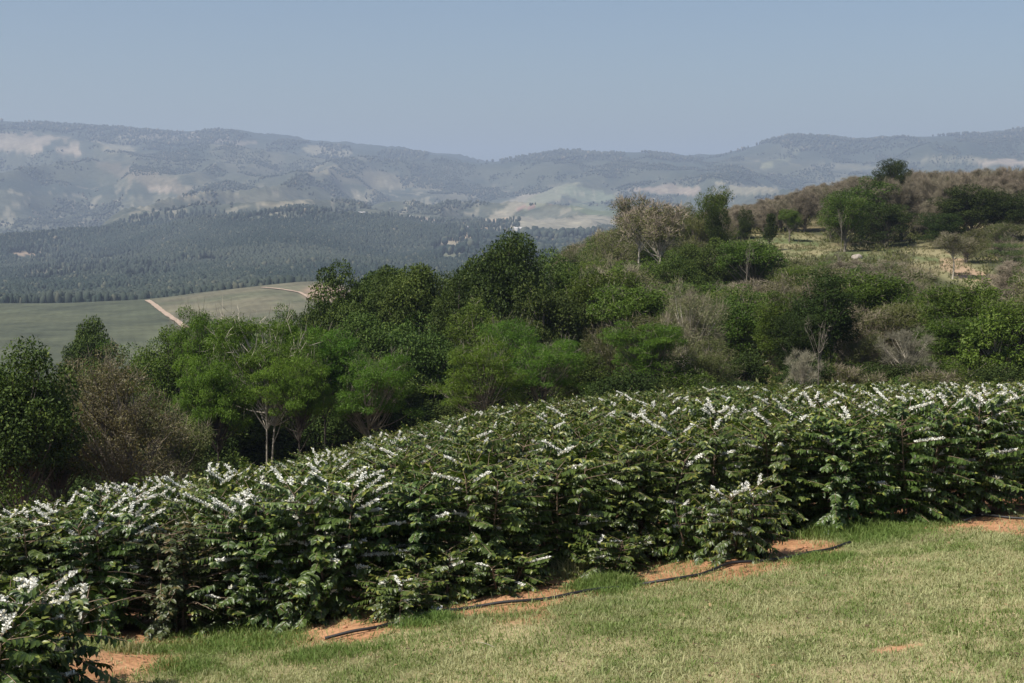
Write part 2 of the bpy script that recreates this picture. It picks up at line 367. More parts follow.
# crop fields this side of the forest
fieldm = (hd < 1160) & (hd > 430)
bd = np.interp(hd, [560, 1010], [195, 146])
fl = mixc((.058, .066, .040), (.082, .090, .052), sst(.3, .7, fbm(hx / 60, hy / 60, 161, 4)))
fr = mixc((.085, .090, .055), (.118, .110, .072), sst(.3, .7, fbm(hx / 50, hy / 50, 171, 4)))
ft = sst(-1.2, 1.2, hpx - bd)
fc = fl * (1 - ft[:, None]) + fr * ft[:, None]
rowsn = 0.5 + 0.5 * np.sin((hx * .55 + hy * .83) / 1.6 * (1 + 0 * hx)); fc = fc * (0.82 + .28 * fbm(hx / 8, hy / 40, 181, 2) + .10 * fbm(hx / 130, hy / 60, 182, 3) + .045 * np.sin((hx * .80 + hy * .22) * 2 * math.pi / 4.5))[:, None]
pm = (1 - sst(.7, 1.3, np.hypot((hpx - 325) / 22, (hpy - 293) / 9))); fc = fc * (1 - .7 * pm[:, None]) + np.array((.30, .21, .15)) * .7 * pm[:, None]
hc = np.where(fieldm[:, None], fc, hc)
M_HILL = attr_mat('hill_cover', scales=((.006, .12), (.05, .22)), bump=6.0)
hills = bpy.data.objects.new('hills', mesh('hills', np.stack([hx, hy, hz], 1), hq, M_HILL, np.c_[np.clip(hc, .01, 1), np.ones(len(hc))], True))
C.objects.link(hills); tag(hills, 'valley fields, wooded slopes and hazy mountain ridge on the horizon', 'hills', kind='structure')

# dirt tracks across the valley fields (draped ribbons)
M_TRACK = noise_mat('dirt_track', (.27, .20, .145), (.38, .285, .21), .2, bump=.1, coords='Object')
def far_hit(px, py, d0=450, d1=8000):
    ds = np.exp(np.linspace(math.log(d0), math.log(d1), 400)); x, y, z = ray(px, py)
    h = H(x / y * ds, ds); i = np.nonzero(z / y * ds < h)[0]
    i = i[0] if len(i) else 399
    return x / y * ds[i], ds[i]
def track(pts, w, d0=450):
    P = [far_hit(a, b, d0) for a, b in pts]; q = []
    for a, b in zip(P[:-1], P[1:]):
        for t in np.linspace(0, 1, 24, endpoint=False): q.append((a[0] + (b[0] - a[0]) * t, a[1] + (b[1] - a[1]) * t))
    q.append(P[-1]); q = np.array(q); t = np.gradient(q, axis=0); t /= np.linalg.norm(t, axis=1)[:, None] + 1e-9
    n = np.stack([-t[:, 1], t[:, 0]], 1); w = w * (1 + .3 * (vn(np.arange(len(q)) / 3., np.zeros(len(q)), 5) - .5))[:, None]
    V = []; K = 5
    for k in range(K): V.append(q + n * w * (k / (K - 1) - .5))
    V = np.stack(V, 1).reshape(-1, 2); z = H(V[:, 0], V[:, 1]) + .55
    i = np.arange(len(q) - 1)[:, None] * K + np.arange(K - 1)[None]
    Q = np.stack([i, i + 1, i + K + 1, i + K], -1).reshape(-1, 4)
    return np.c_[V, z], Q
for pts, w in [([(147, 301), (160, 310), (176, 321), (186, 330)], 3.2), ([(262, 288), (280, 290), (300, 294), (312, 300)], 2.2)]:
    V, Q = track(pts, w); o = bpy.data.objects.new('dirt_road', mesh('dirt_road', V, Q, M_TRACK)); C.objects.link(o)
    tag(o, 'pale dirt track crossing the valley fields', 'road', kind='structure')

# ---------------------------------------------------------------- haze
def box_mesh(name, x0, x1, y0, y1, z0, z1, m):
    V = [(x, y, z) for z in (z0, z1) for y in (y0, y1) for x in (x0, x1)]
    Q = [(0, 2, 3, 1), (4, 5, 7, 6), (0, 1, 5, 4), (2, 6, 7, 3), (0, 4, 6, 2), (1, 3, 7, 5)]
    return mesh(name, V, Q, m)
m, N, L = new_mat('haze_air'); pv = N.new('ShaderNodeVolumePrincipled'); pv.inputs['Color'].default_value = (.62, .76, 1.0, 1)
pv.inputs['Density'].default_value = 1.15e-4; pv.inputs['Anisotropy'].default_value = 0.1
o = N.new('ShaderNodeOutputMaterial'); L.new(pv.outputs[0], o.inputs['Volume'])
hzmin = min(gz.min(), hz.min()); hzmax = hz.max()
haze = bpy.data.objects.new('haze', box_mesh('haze', -13900, 13900, -13900, 13900, hzmin - 1, hzmax + 40, m)); C.objects.link(haze)
tag(haze, 'pale blue dry season haze filling the valley air', 'haze', kind='stuff')

# ---------------------------------------------------------------- mesh-building pieces
def unit(v): return v / (np.linalg.norm(v, axis=-1, keepdims=True) + 1e-9)
def leaf_quads(P, ax, nm, ln, wd, tone):
    """rhombic leaves: P base (n,3), ax axis, nm normal, ln length, wd width, tone (n,2)"""
    ax = unit(ax); sd_ = unit(np.cross(ax, nm)); nm = np.cross(sd_, ax)
    ln = np.broadcast_to(np.asarray(ln, float), (len(P),))[:, None]; wd = np.broadcast_to(np.asarray(wd, float), (len(P),))[:, None]
    mid = P + ax * ln * .5 + nm * ln * .04
    V = np.stack([P, mid + sd_ * wd * .5, P + ax * ln - nm * ln * .06, mid - sd_ * wd * .5], 1).reshape(-1, 3)
    i = np.arange(len(P))[:, None] * 4 + np.arange(4)[None]
    c = np.repeat(np.c_[tone, np.zeros(len(P)), np.ones(len(P))], 4, 0)
    return V, i, c
def tube(pts, rad, k=6):
    pts = np.asarray(pts, float); n = len(pts); t = unit(np.gradient(pts, axis=0)); rad = np.broadcast_to(rad, (n,))
    a = np.where(np.abs(t[:, 2:3]) > .9, [[1., 0, 0]], [[0, 0, 1.]]); u = unit(np.cross(t, a)); v = np.cross(t, u)
    an = np.linspace(0, 2 * math.pi, k, endpoint=False)
    V = (pts[:, None] + rad[:, None, None] * (np.cos(an)[None, :, None] * u[:, None] + np.sin(an)[None, :, None] * v[:, None])).reshape(-1, 3)
    i = np.arange(n - 1)[:, None] * k + np.arange(k)[None]; j = np.arange(n - 1)[:, None] * k + (np.arange(k)[None] + 1) % k
    return V, np.stack([i, j, j + k, i + k], -1).reshape(-1, 4)
class MB:
    def __init__(s): s.V = []; s.Q = []; s.Cc = []; s.n = 0
    def add(s, V, Q, c=None):
        s.V.append(V); s.Q.append(np.asarray(Q) + s.n); s.n += len(V)
        s.Cc.append(np.tile([.5, 0, 0, 1], (len(V), 1)) if c is None else c)
    def build(s, name, mat, smooth=False):
        return mesh(name, np.concatenate(s.V), np.concatenate(s.Q), mat, np.concatenate(s.Cc), smooth)
def rdir(rg, n):
    v = rg.normal(size=(n, 3)); return unit(v)
def bez(a, b, c, n=6):
    t = np.linspace(0, 1, n)[:, None]; return (1 - t) ** 2 * a + 2 * t * (1 - t) * b + t * t * c

# ---------------------------------------------------------------- trees
def build_tree(name, seed, Ht=10., R_=4., z0=.35, lobes=5, clumps=60, cr=1.0, leaves=300, ln=.2, wd=.1, droop=.0, flat=.7, trunkr=.22, up=.5,
               twigs=0, twl=1.2, tww=.03, mat=None, bark=None, tmat=None, stems=1, shell=.55, layered=False, topr=1.0, conic=False, lean=0.0):
    rg = np.random.default_rng(seed)
    zc0 = Ht * z0; Rz = (Ht - zc0) / 2
    # lobe centres make an uneven outline
    LB = []
    for k in range(lobes):
        a = k * 2.4 + rg.uniform(-.5, .5); rr = R_ * rg.uniform(.25, .55) * (0 if lobes == 1 else 1)
        zz = zc0 + Rz + rg.uniform(-.45, .5) * Rz * (0 if lobes == 1 else 1)
        s = rg.uniform(.42, .68) if lobes > 1 else 1.
        LB.append((np.array([rr * math.cos(a), rr * math.sin(a), zz]), np.array([R_ * s, R_ * s, min(Rz * s * 1.15, (Ht - zz))])))
    cs = []; ccn = []
    for k in range(clumps):
        c, r = LB[k % lobes]
        for _ in range(6):
            v = rdir(rg, 1)[0]
            if v[2] < -.55: continue
            p = c + r * v * rg.uniform(shell, 1.0) * [1, 1, 1]
            if p[2] > zc0 - cr * .3: break
        if conic: p[:2] *= np.clip((Ht - p[2]) / (Ht - zc0), .1, 1) * 1.1
        if layered: p[2] = round(p[2] / (Ht * .11)) * Ht * .11 + rg.uniform(-.12, .12)
        cs.append(p); ccn.append(unit(p - np.array([0, 0, zc0 + Rz * .6])))
    cs = np.array(cs); ccn = np.array(ccn)
    wood = MB()
    stemtops = []
    for s in range(stems):
        a = rg.uniform(0, 6.28); sp = 0 if stems == 1 else R_ * rg.uniform(.15, .4)
        b = np.array([math.cos(a) * .25 * (stems > 1), math.sin(a) * .25 * (stems > 1), -.4]); t = np.array([math.cos(a) * sp + lean, math.sin(a) * sp, Ht * rg.uniform(.55, .78)])
        mid = (b + t) / 2 + np.array([rg.uniform(-.4, .4), rg.uniform(-.4, .4), Ht * .05]); mid[:2] *= .6
        pts = bez(b, mid, t, 9); rad = trunkr * np.linspace(1.15, .22, 9); rad[0] *= 1.4
        if stems > 1: rad = rad * .65
        V, Q = tube(pts, rad, 7); wood.add(V, Q); stemtops.append(pts)
    for k in range(len(cs)):
        pts = stemtops[rg.integers(len(stemtops))]
        lo_ = rg.uniform(.0, .28) * Ht + (zc0 * (.85 if z0 > .36 else .5))
        hz_ = np.clip((cs[k][2] - .25 * Ht - np.hypot(*cs[k][:2]) * .45), lo_, Ht * .75 + lo_ * .01) if lo_ < Ht * .74 else Ht * .72
        hz_ = float(hz_)
        i = int(np.argmin(np.abs(pts[:, 2] - hz_))); a = pts[i]
        mid = (a + cs[k]) / 2 + np.array([0, 0, -.06 * Ht * rg.uniform(0, 1.6)]) + rg.normal(size=3) * .15
        V, Q = tube(bez(a, mid, cs[k], 5), np.linspace(trunkr * .34, .018, 5), 4); wood.add(V, Q)
    cw = MB()
    crr = cr * rg.uniform(.65, 1.3, len(cs))
    ctone = rg.uniform(0, 1, len(cs))
    if leaves:
        n = leaves * len(cs); ci = np.repeat(np.arange(len(cs)), leaves)
        d = rdir(rg, n); rad = rg.uniform(.35, 1.0, n) ** .6
        rad = rad ** .75; P = cs[ci] + d * (crr[ci] * rad)[:, None] * np.array([1.15, 1.15, flat])
        P[:, 2] -= droop * rg.uniform(0, 1, n) * crr[ci]
        nm = unit(d * .55 + np.array([0, 0, up]) + rdir(rg, n) * .75)
        ax = unit(np.cross(nm, rdir(rg, n)) + d * .4 + np.array([0, 0, -droop * 1.2]))
        tone = np.clip(ctone[ci] * .55 + rg.uniform(0, .45, n), 0, 1); fresh = (rg.uniform(size=n) < .08) * rg.uniform(.3, .9, n)
        s = rg.uniform(.65, 1.25, n)
        V, Q, c = leaf_quads(P, ax, nm, ln * s, wd * s, np.c_[tone, fresh]); cw.add(V, Q, c)
    cm_ = cw.build(name + '_crown', mat) if leaves else None
    tw = None
    if twigs:
        tb = MB(); n = twigs * len(cs); ci = np.repeat(np.arange(len(cs)), twigs)
        base = cs[ci] + rdir(rg, n) * (crr[ci] * .45)[:, None]
        ax = unit(ccn[ci] * .5 + rdir(rg, n) * 1.0 + np.array([0, 0, .45])); nm = rdir(rg, n)
        V, Q, c = leaf_quads(base, ax, nm, twl * rg.uniform(.5, 1.2, n), tww, np.c_[rg.uniform(0, 1, n), np.zeros(n)]); tb.add(V, Q, c)
        if n < 800: wood.add(V, Q, c)
        else: tw = tb.build(name + '_twigs', tmat)
    ext = cs[:, 2] + crr * flat * .85 if leaves else cs[:, 2] + twl * .6
    wid = np.percentile(np.hypot(cs[:, 0], cs[:, 1]) + crr * .9, 92)
    return (wood.build(name + '_trunk', bark or M_BARK, True), cm_, tw, float(np.sort(ext)[-2:].mean()), float(wid))

def LM(n, a, b, c=None, **k): return leaf_mat(n, a, b, c, **k)
ML = dict(
    dark=LM('leaf_dark_glossy', (.022, .040, .008), (.074, .110, .022), (.12, .15, .03), rough=.6, spec=.12, trans=.18),
    mid=LM('leaf_mid_green', (.034, .062, .008), (.094, .140, .020), (.14, .17, .04), spec=.12),
    bright=LM('leaf_bright_feathery', (.050, .104, .011), (.110, .182, .022), (.16, .22, .04), spec=.12, trans=.30, var=.12),
    olive=LM('leaf_olive', (.055, .066, .020), (.125, .134, .046), (.17, .17, .06), spec=.12),
    bronze=LM('leaf_bronze', (.092, .084, .026), (.165, .132, .046), (.16, .17, .05)),
    pale=LM('leaf_pale_willow', (.12, .130, .055), (.22, .22, .10), (.26, .25, .13)),
    oak=LM('leaf_darkest', (.017, .029, .007), (.042, .062, .015), (.07, .09, .02), trans=.12, rough=.7, spec=.08),
    acacia=LM('leaf_acacia', (.045, .085, .018), (.085, .14, .03)),
    brownl=LM('leaf_dry_brown', (.092, .086, .050), (.165, .150, .090), (.12, .13, .045), trans=.15),
    drab=LM('leaf_drab', (.052, .057, .021), (.108, .106, .042), (.12, .15, .04), spec=.1),
    dgrass=LM('hill_grass', (.12, .14, .055), (.26, .23, .13), (.14, .17, .06), rough=.7, spec=.1),
    twig=LM('twig_brown', (.155, .135, .098), (.28, .24, .175), trans=0.0, rough=.9, spec=.1),
    twigp=LM('twig_pale', (.17, .16, .115), (.25, .235, .17), trans=0.0, rough=.9, spec=.1),
)
SPEC = {
    'dark':   [dict(clumps=95, cr=1.15, leaves=320, ln=.24, wd=.12, mat='dark', lobes=6, z0=.10, R_=3.6, shell=.6), 3],
    'big':    [dict(clumps=120, cr=1.05, leaves=310, ln=.22, wd=.12, mat='dark', lobes=7, z0=.08, R_=4.2, shell=.7), 2],
    'mid':    [dict(clumps=90, cr=1.05, leaves=300, ln=.20, wd=.10, mat='mid', lobes=6, z0=.08, R_=3.8, twigs=6), 3],
    'bright': [dict(clumps=105, cr=.95, leaves=300, ln=.24, wd=.05, mat='bright', lobes=9, z0=.30, R_=4.8, flat=.30, twigs=5, droop=.22, stems=2, shell=.35, trunkr=.15, up=.9), 4],
    'olive':  [dict(clumps=72, cr=1.0, leaves=260, ln=.18, wd=.08, mat='olive', lobes=6, z0=.05, R_=4.2, twigs=14, stems=2), 3],
    'bronze': [dict(clumps=90, cr=.9, leaves=300, ln=.14, wd=.05, mat='bronze', lobes=6, z0=.12, R_=3.9, twigs=60, twl=.8, tww=.016, stems=3, droop=.2), 2],
    'brown':  [dict(clumps=90, cr=.85, leaves=190, ln=.12, wd=.06, mat='brownl', lobes=7, z0=.03, R_=3.6, twigs=200, twl=1.15, tww=.024, stems=3), 4],
    'drab':   [dict(clumps=95, cr=.9, leaves=190, ln=.13, wd=.06, mat='drab', lobes=6, z0=.03, R_=4.4, twigs=60, twl=.9, tww=.024, stems=3), 4],
    'darkt':  [dict(Ht=12., clumps=140, cr=1.05, leaves=300, ln=.24, wd=.12, mat='dark', lobes=8, z0=.30, R_=3.4, shell=.6), 3],
    'bigt':   [dict(Ht=12., clumps=190, cr=1.1, leaves=280, ln=.23, wd=.12, mat='dark', lobes=8, z0=.34, R_=4.2, shell=.55), 2],
    'midt':   [dict(Ht=14., clumps=120, cr=1.0, leaves=290, ln=.20, wd=.10, mat='mid', lobes=8, z0=.10, R_=3.1, twigs=5), 2],
    'oakt':   [dict(Ht=14., clumps=120, cr=1.0, leaves=300, ln=.19, wd=.11, mat='oak', lobes=8, z0=.06, R_=3.2, shell=.65), 1],
    'leafy':  [dict(clumps=48, cr=.9, leaves=240, ln=.2, wd=.1, mat='mid', lobes=6, z0=.45, R_=3.2, twigs=10, trunkr=.17, shell=.7), 1],
    'brighth': [dict(clumps=110, cr=.95, leaves=320, ln=.24, wd=.05, mat='bright', lobes=10, z0=.38, R_=4.8, flat=.30, twigs=5, droop=.22, stems=1, shell=.35, trunkr=.15, up=.9, bark='dark'), 2],
    'brightp': [dict(clumps=110, cr=.95, leaves=320, ln=.24, wd=.05, mat='bright', lobes=10, z0=.38, R_=4.8, flat=.30, twigs=5, droop=.22, stems=2, shell=.35, trunkr=.13, up=.9, bark='pale'), 1],
    'pale':   [dict(clumps=76, cr=.9, leaves=210, ln=.24, wd=.035, mat='pale', lobes=6, z0=.10, R_=3.4, twigs=70, twl=1.0, tww=.02, droop=.3, stems=2, bark='pale'), 2],
    'oak':    [dict(clumps=105, cr=1.0, leaves=320, ln=.19, wd=.11, mat='oak', lobes=7, z0=.05, R_=4.2, shell=.65), 3],
    'airy':   [dict(clumps=44, cr=.95, leaves=120, ln=.2, wd=.09, mat='olive', lobes=5, z0=.45, R_=3.2, twigs=70, twl=1.0, tww=.04, trunkr=.17, bark='pale'), 2],
    'bare':   [dict(clumps=60, cr=.5, leaves=0, lobes=5, z0=.22, R_=4.4, twigs=110, twl=1.2, tww=.024, stems=2, bark='pale', tmat='twigp', trunkr=.24), 2],
    'slim':   [dict(clumps=44, cr=.8, leaves=260, ln=.2, wd=.11, mat='oak', lobes=1, z0=.05, R_=2.0, conic=True), 1],
    'flat':   [dict(clumps=60, cr=1.1, leaves=280, ln=.16, wd=.05, mat='acacia', lobes=6, z0=.50, R_=5.6, flat=.3, layered=True, stems=2, twigs=20), 2],
    'shrub':  [dict(Ht=4., clumps=34, cr=.75, leaves=240, ln=.16, wd=.085, mat='mid', lobes=4, z0=.0, R_=2.4, stems=3, trunkr=.09, twigs=8, twl=.6), 3],
    'oshrub': [dict(Ht=4., clumps=34, cr=.75, leaves=190, ln=.14, wd=.07, mat='olive', lobes=4, z0=.0, R_=2.6, stems=3, trunkr=.09, twigs=40, twl=.8, tww=.03), 3],
    'dshrub': [dict(Ht=4., clumps=34, cr=.8, leaves=240, ln=.18, wd=.09, mat='oak', lobes=4, z0=.0, R_=2.4, stems=3, trunkr=.09), 2],
    'broadl': [dict(clumps=46, cr=.9, leaves=150, ln=.34, wd=.20, mat='mid', lobes=6, z0=.25, R_=3.4, droop=.3, trunkr=.13, bark='pale'), 2],
    'snag':   [dict(clumps=12, cr=.4, leaves=0, lobes=4, z0=.45, R_=2.6, twigs=8, twl=1.0, tww=.05, stems=1, tmat='twigp', trunkr=.13), 1],
}
PROTO = {}
for sp, (kw, nvar) in SPEC.items():
    L_ = []
    for v in range(nvar):
        k = dict(kw); k['mat'] = ML.get(k.get('mat')); k['tmat'] = ML[k.get('tmat', 'twig')]
        k['bark'] = {'pale': M_BARKP, 'dark': M_BARKD}.get(k.get('bark'), M_BARK)
        L_.append(build_tree(sp, hash_ := (sum(map(ord, sp)) * 31 + v * 7 + 3), **k))
    PROTO[sp] = L_
TYPE = {'dark': 'broadleaf_tree', 'big': 'broadleaf_tree', 'mid': 'broadleaf_tree', 'bright': 'feathery_tree', 'olive': 'thorn_tree', 'bronze': 'bronze_leaved_tree', 'brown': 'leafless_tree',
        'pale': 'willow_like_tree', 'oak': 'evergreen_tree', 'drab': 'thicket_tree', 'leafy': 'broadleaf_tree', 'brighth': 'feathery_tree', 'brightp': 'feathery_tree', 'airy': 'open_crowned_tree', 'bare': 'leafless_tree', 'slim': 'conical_tree', 'flat': 'umbrella_acacia', 'shrub': 'shrub', 'oshrub': 'shrub',
        'dshrub': 'shrub', 'broadl': 'large_leaved_tree', 'snag': 'dead_tree', 'vine': 'overgrown_tree'}
rt = random.Random(11)
PLACED = []
def tree(sp, px, d, top, wpx, label, group=None, var=None, cat=None, lean=None, bury=.15):
    x = (px - CX) / 1429 * d; z = Hs(x, d)
    tz = -(top - YH) / F * d * 1.0
    Hh = max(tz - z, 1.0)
    ps = sp + 't' if sp in ('dark', 'mid', 'oak', 'big') and Hh / (wpx / F * d) > 1.55 else sp
    v = PROTO[ps][rt.randrange(len(PROTO[ps])) if var is None else var]
    sx = (wpx / F * d * .5) / v[4]; sz = Hh / v[3]
    e = empty(TYPE[sp], (x, d, z - bury * sz), rt.uniform(0, 6.28), (sx * rt.uniform(.94, 1.06), sx, sz))
    tag(e, label, cat or ('shrub' if sp.endswith('shrub') else 'tree'), group)
    child('trunk', v[0], e)
    if v[1]: child('crown', v[1], e)
    if v[2]: child('crown_twigs' if v[1] else 'crown', v[2], e)
    PLACED.append((x, d, wpx / F * d * .5))
    return e
# --- the wood behind the coffee field, west to east: (kind, px, depth m, crown top px, crown width px, label)
TREES = [
 ('dark', 12, 56, 338, 118, 'tall glossy dark tree cut off by the west edge of the picture'),
 ('dark', -30, 62, 352, 120, 'dark tree standing outside the glossy tree at the picture edge'),
 ('dark', 48, 66, 398, 92, 'dark green tree between the edge tree and the bronze tree'),
 ('dark', 76, 112, 316, 66, 'round dark tree standing up against the green valley field'),
 ('mid', 108, 100, 340, 70, 'mid green tree top just behind the bronze tree'),
 ('bronze', 116, 60, 347, 152, 'bronze twiggy tree with pale forked limbs'),
 ('olive', 168, 66, 398, 92, 'olive green tree leaning over the bronze tree'),
 ('mid', 160, 92, 326, 74, 'leafy green tree just past the bronze crown, below the valley field'),
 ('dark', 192, 98, 334, 60, 'grey green tree beside the first bright feathery tree'),
 ('bright', 214, 82, 304, 84, 'bright feathery tree with the highest tip below the dirt track'),
 ('brightp', 262, 76, 312, 112, 'wide bright feathery tree over two pale trunks'),
 ('brighth', 322, 80, 322, 96, 'bright feathery tree at the eastern end of the bright clump'),
 ('brighth', 212, 70, 352, 86, 'lower bright feathery tree in front of the tall ones'),
 ('brighth', 296, 69, 352, 80, 'small bright feathery tree above the white flowered hedge'),
 ('bright', 242, 90, 318, 100, 'bright feathery tree filling the gap behind the tall feathery ones'),
 ('bright', 292, 88, 322, 100, 'bright feathery tree behind the wide one over the pale trunks'),
 ('bright', 344, 84, 344, 70, 'bright feathery tree where the bright clump meets the dark row'),
 ('mid', 290, 104, 306, 58, 'green tree crown peeping over the bright feathery clump'),
 ('dark', 316, 112, 300, 46, 'small dark crown against the brown valley field'),
 ('dark', 346, 106, 260, 78, 'tall dark tree with a pointed crown, first of the dark row'),
 ('dark', 384, 110, 265, 74, 'second tall dark tree of the dark row'),
 ('dark', 420, 106, 262, 80, 'third dark tree, its top touching the far pine slope'),
 ('dark', 456, 102, 268, 66, 'fourth dark tree, tucked against the big round tree'),
 ('dark', 366, 114, 271, 66, 'dark tree closing the gap between the pointed crown and the second'),
 ('dark', 438, 110, 272, 70, 'dark tree between the third and fourth crowns of the dark row'),
 ('dark', 400, 116, 268, 60, 'dark crown glimpsed between the second and third of the dark row'),
 ('dark', 364, 94, 312, 84, 'dark tree in the shade below the dark row'),
 ('dark', 416, 90, 318, 88, 'broad dark tree below the third dark crown'),
 ('bright', 370, 76, 352, 84, 'feathery green layer spreading under the dark row'),
 ('big', 504, 114, 229, 100, 'big round dark tree, the tallest crown of the wood'),
 ('big', 556, 120, 250, 88, 'dark tree shouldering the big round tree'),
 ('mid', 478, 98, 300, 76, 'mid green tree under the big round crown'),
 ('dark', 544, 102, 278, 90, 'dense rounded green tree below the shoulder of the big tree'),
 ('mid', 588, 108, 268, 56, 'soft green tree between the big tree and the brown thicket'),
 ('bright', 478, 74, 336, 96, 'bright feathery tree with a fan shaped crown above the hedge'),
 ('bright', 546, 76, 338, 84, 'bright feathery tree beside the fan shaped one'),
 ('bright', 514, 86, 316, 70, 'bright feathery crown rising behind two others'),
 ('dark', 578, 80, 352, 60, 'dark leafy tree between the feathery trees and the small pale trunk'),
 ('olive', 606, 84, 326, 66, 'yellow green loose tree at the foot of the hill'),
 ('bright', 648, 78, 318, 90, 'spreading fine leaved tree with one short pale trunk above the hedge'),
 ('brown', 622, 122, 268, 96, 'domed grey brown leafless thicket tree'),
 ('mid', 632, 106, 290, 46, 'small vivid green tree in front of the brown dome'),
 ('mid', 604, 150, 255, 60, 'vivid green low tree behind the brown dome'),
 ('pale', 692, 84, 282, 80, 'pale willowy tree with whitish upright twigs'),
 ('pale', 664, 96, 290, 58, 'pale twiggy tree behind the willowy one'),
 ('olive', 716, 78, 338, 60, 'low olive tree under the willowy tree'),
 ('olive', 610, 172, 224, 84, 'rusty olive rounded tree on the hill brow beside the far pale field'),
 ('olive', 586, 160, 246, 56, 'dull green tree lower on the brow'),
 ('airy', 640, 165, 196, 70, 'flat topped airy tree breaking the valley skyline'),
 ('airy', 660, 148, 204, 76, 'tall bare limbed tree with a straight pale trunk'),
 ('olive', 700, 175, 203, 40, 'green tree between the pale trunk tree and the domed sprig'),
 ('leafy', 716, 166, 186, 40, 'lone leafy tree top rising above the brow'),
 ('oak', 718, 158, 206, 26, 'dark narrow tree under the lone leafy top'),
 ('oak', 746, 200, 208, 16, 'dark narrow tree, western one of the slim pair'),
 ('slim', 771, 196, 213, 15, 'dark conical tree, eastern one of the slim pair'),
 ('mid', 790, 214, 208, 24, 'round green tree at the edge of the grassy clearing'),
 ('big', 704, 138, 238, 60, 'dark spreading tree over the boulders, western half'),
 ('mid', 754, 134, 238, 78, 'blue green spreading tree below the grassy clearing'),
 ('dark', 684, 124, 254, 56, 'dark tree beside the boulders'),
 ('snag', 748, 124, 243, 16, 'white dead trunk with short broken limbs'),
 ('mid', 738, 96, 286, 82, 'green domed tree with brown flecks east of the willowy tree'),
 ('mid', 778, 90, 290, 58, 'bright leafy tree just west of the darkest tree'),
 ('oak', 826, 84, 270, 76, 'darkest evergreen tree on the lower hillside'),
 ('oak', 804, 82, 312, 58, 'dark lower bough tree beside the darkest evergreen'),
 ('bare', 806, 72, 349, 46, 'small pinkish leafless tree at the back of the coffee field'),
 ('snag', 822, 71, 318, 26, 'slim pale curved trunk in front of the darkest tree'),
 ('bare', 912, 80, 328, 66, 'wide leafless grey tree beyond the coffee field'),
 ('olive', 862, 84, 330, 52, 'olive tree between the darkest tree and the leafless grey one'),
 ('mid', 958, 84, 314, 76, 'fresh green tree at the foot of the hill, east of the grey tree'),
 ('broadl', 1000, 78, 308, 70, 'large leaved tree with thin pale trunks by the east edge'),
 ('mid', 1030, 88, 318, 60, 'green tree cut off by the east edge of the picture'),
 ('oak', 893, 236, 159, 46, 'dark domed tree alone on the hill crest'),
 ('mid', 862, 205, 178, 80, 'fresh green tree on the slope below the crest dome'),
 ('mid', 846, 190, 192, 56, 'lower half of the fresh green pair under the crest'),
 ('oak', 886, 196, 203, 66, 'dark green tree at the top of the earth bank'),
 ('oak', 972, 200, 184, 74, 'wide dark evergreen on the upper slope, largest there'),
 ('oak', 1012, 196, 190, 56, 'dark evergreen beside the widest one at the east edge'),
 ('oak', 944, 190, 212, 50, 'dark evergreen low at the western foot of the wide one'),
 ('olive', 1000, 178, 222, 50, 'dull olive tree under the dark evergreens'),
 ('olive', 968, 172, 228, 46, 'grey olive tree between dark evergreens and the brown round tree'),
 ('airy', 955, 158, 232, 44, 'round brown tree on a thin stem above the earth bank'),
 ('flat', 1016, 146, 238, 52, 'flat topped bright acacia at the east edge'),
 ('brown', 1012, 138, 262, 46, 'brown twiggy tree under the flat acacia'),
 ('snag', 841, 160, 250, 18, 'white leafless tree with spread arms in the thicket'),
 ('snag', 842, 186, 206, 12, 'thin grey dead tree below the fresh green pair'),
]
for t in TREES: tree(*t)
# --- filler on the hillside and under the wood: kinds nothing tells apart share a label
def band(n, px0, px1, d0, d1, kinds, h0, h1, w0, w1, seed, avoid=.55, clear=True, ok=None):
    r = random.Random(seed); got = 0; tries = 0
    while got < n and tries < n * 40:
        tries += 1
        px = r.uniform(px0, px1); d = d0 + (d1 - d0) * r.random() ** .8; x = (px - CX) / 1429 * d; z = Hs(x, d)
        gp = proj(x, d, z)
        if ok and not ok(gp[0], gp[1], d): continue
        if clear and float(clearmask(np.array([gp[0]]), np.array([gp[1] - 4.]), np.array([d]))[0]) > .1: continue
        w = r.uniform(w0, w1); h = r.uniform(h0, h1)
        hp = h / d * F; qq = np.tile(gp[1] - np.linspace(0, hp, 6), 3); qx_ = gp[0] + np.repeat([-.4, 0, .4], 6) * w / d * F
        lim = float(np.interp(px, SKYL[:, 0], SKYL[:, 1])) + r.uniform(0, 7)
        if clear and gp[1] - hp < lim:
            h = (gp[1] - lim) / F * d; hp = h / d * F
            if h < 1.6: continue
        if clear and ((665 < px < 795 and d < 136 and gp[1] - hp < 280) or (772 < px < 862 and d < 86 and gp[1] - hp < 350)): continue
        if clear and d < 215 and float(clearmask(qx_, qq, np.full(18, d)).max()) > .45: continue
        if any((x - a) ** 2 + (d - b) ** 2 < ((w * .5 + c) * avoid) ** 2 for a, b, c in PLACED): continue
        sp, lab, grp = kinds[r.randrange(len(kinds))]
        ty = 200 - (z + h) / d * F
        tree(sp, px, d, ty, w / d * F, lab, grp); got += 1
SKYL = np.array([(500, 300), (560, 262), (600, 228), (640, 209), (700, 212), (740, 205), (790, 192), (830, 181), (880, 172), (1090, 164)])
BR = ('brown', 'grey brown leafless bush in the dry thicket on the hillside', 'leafless bushes of the hillside thicket')
OS = ('oshrub', 'olive scrub bush among the dry thicket on the hillside', 'olive scrub bushes on the hillside')
SH = ('shrub', 'small green leafy bush on the wooded hillside', 'green leafy bushes on the hillside')
DR = ('drab', 'drab brownish green bushy tree in the hillside thicket', 'drab bushy trees of the hillside thicket')
OL = ('olive', 'dull olive tree in the mixed thicket on the hillside', 'olive trees of the hillside thicket')
MD = ('mid', 'green tree in the mixed thicket on the hillside', 'green trees of the hillside thicket')
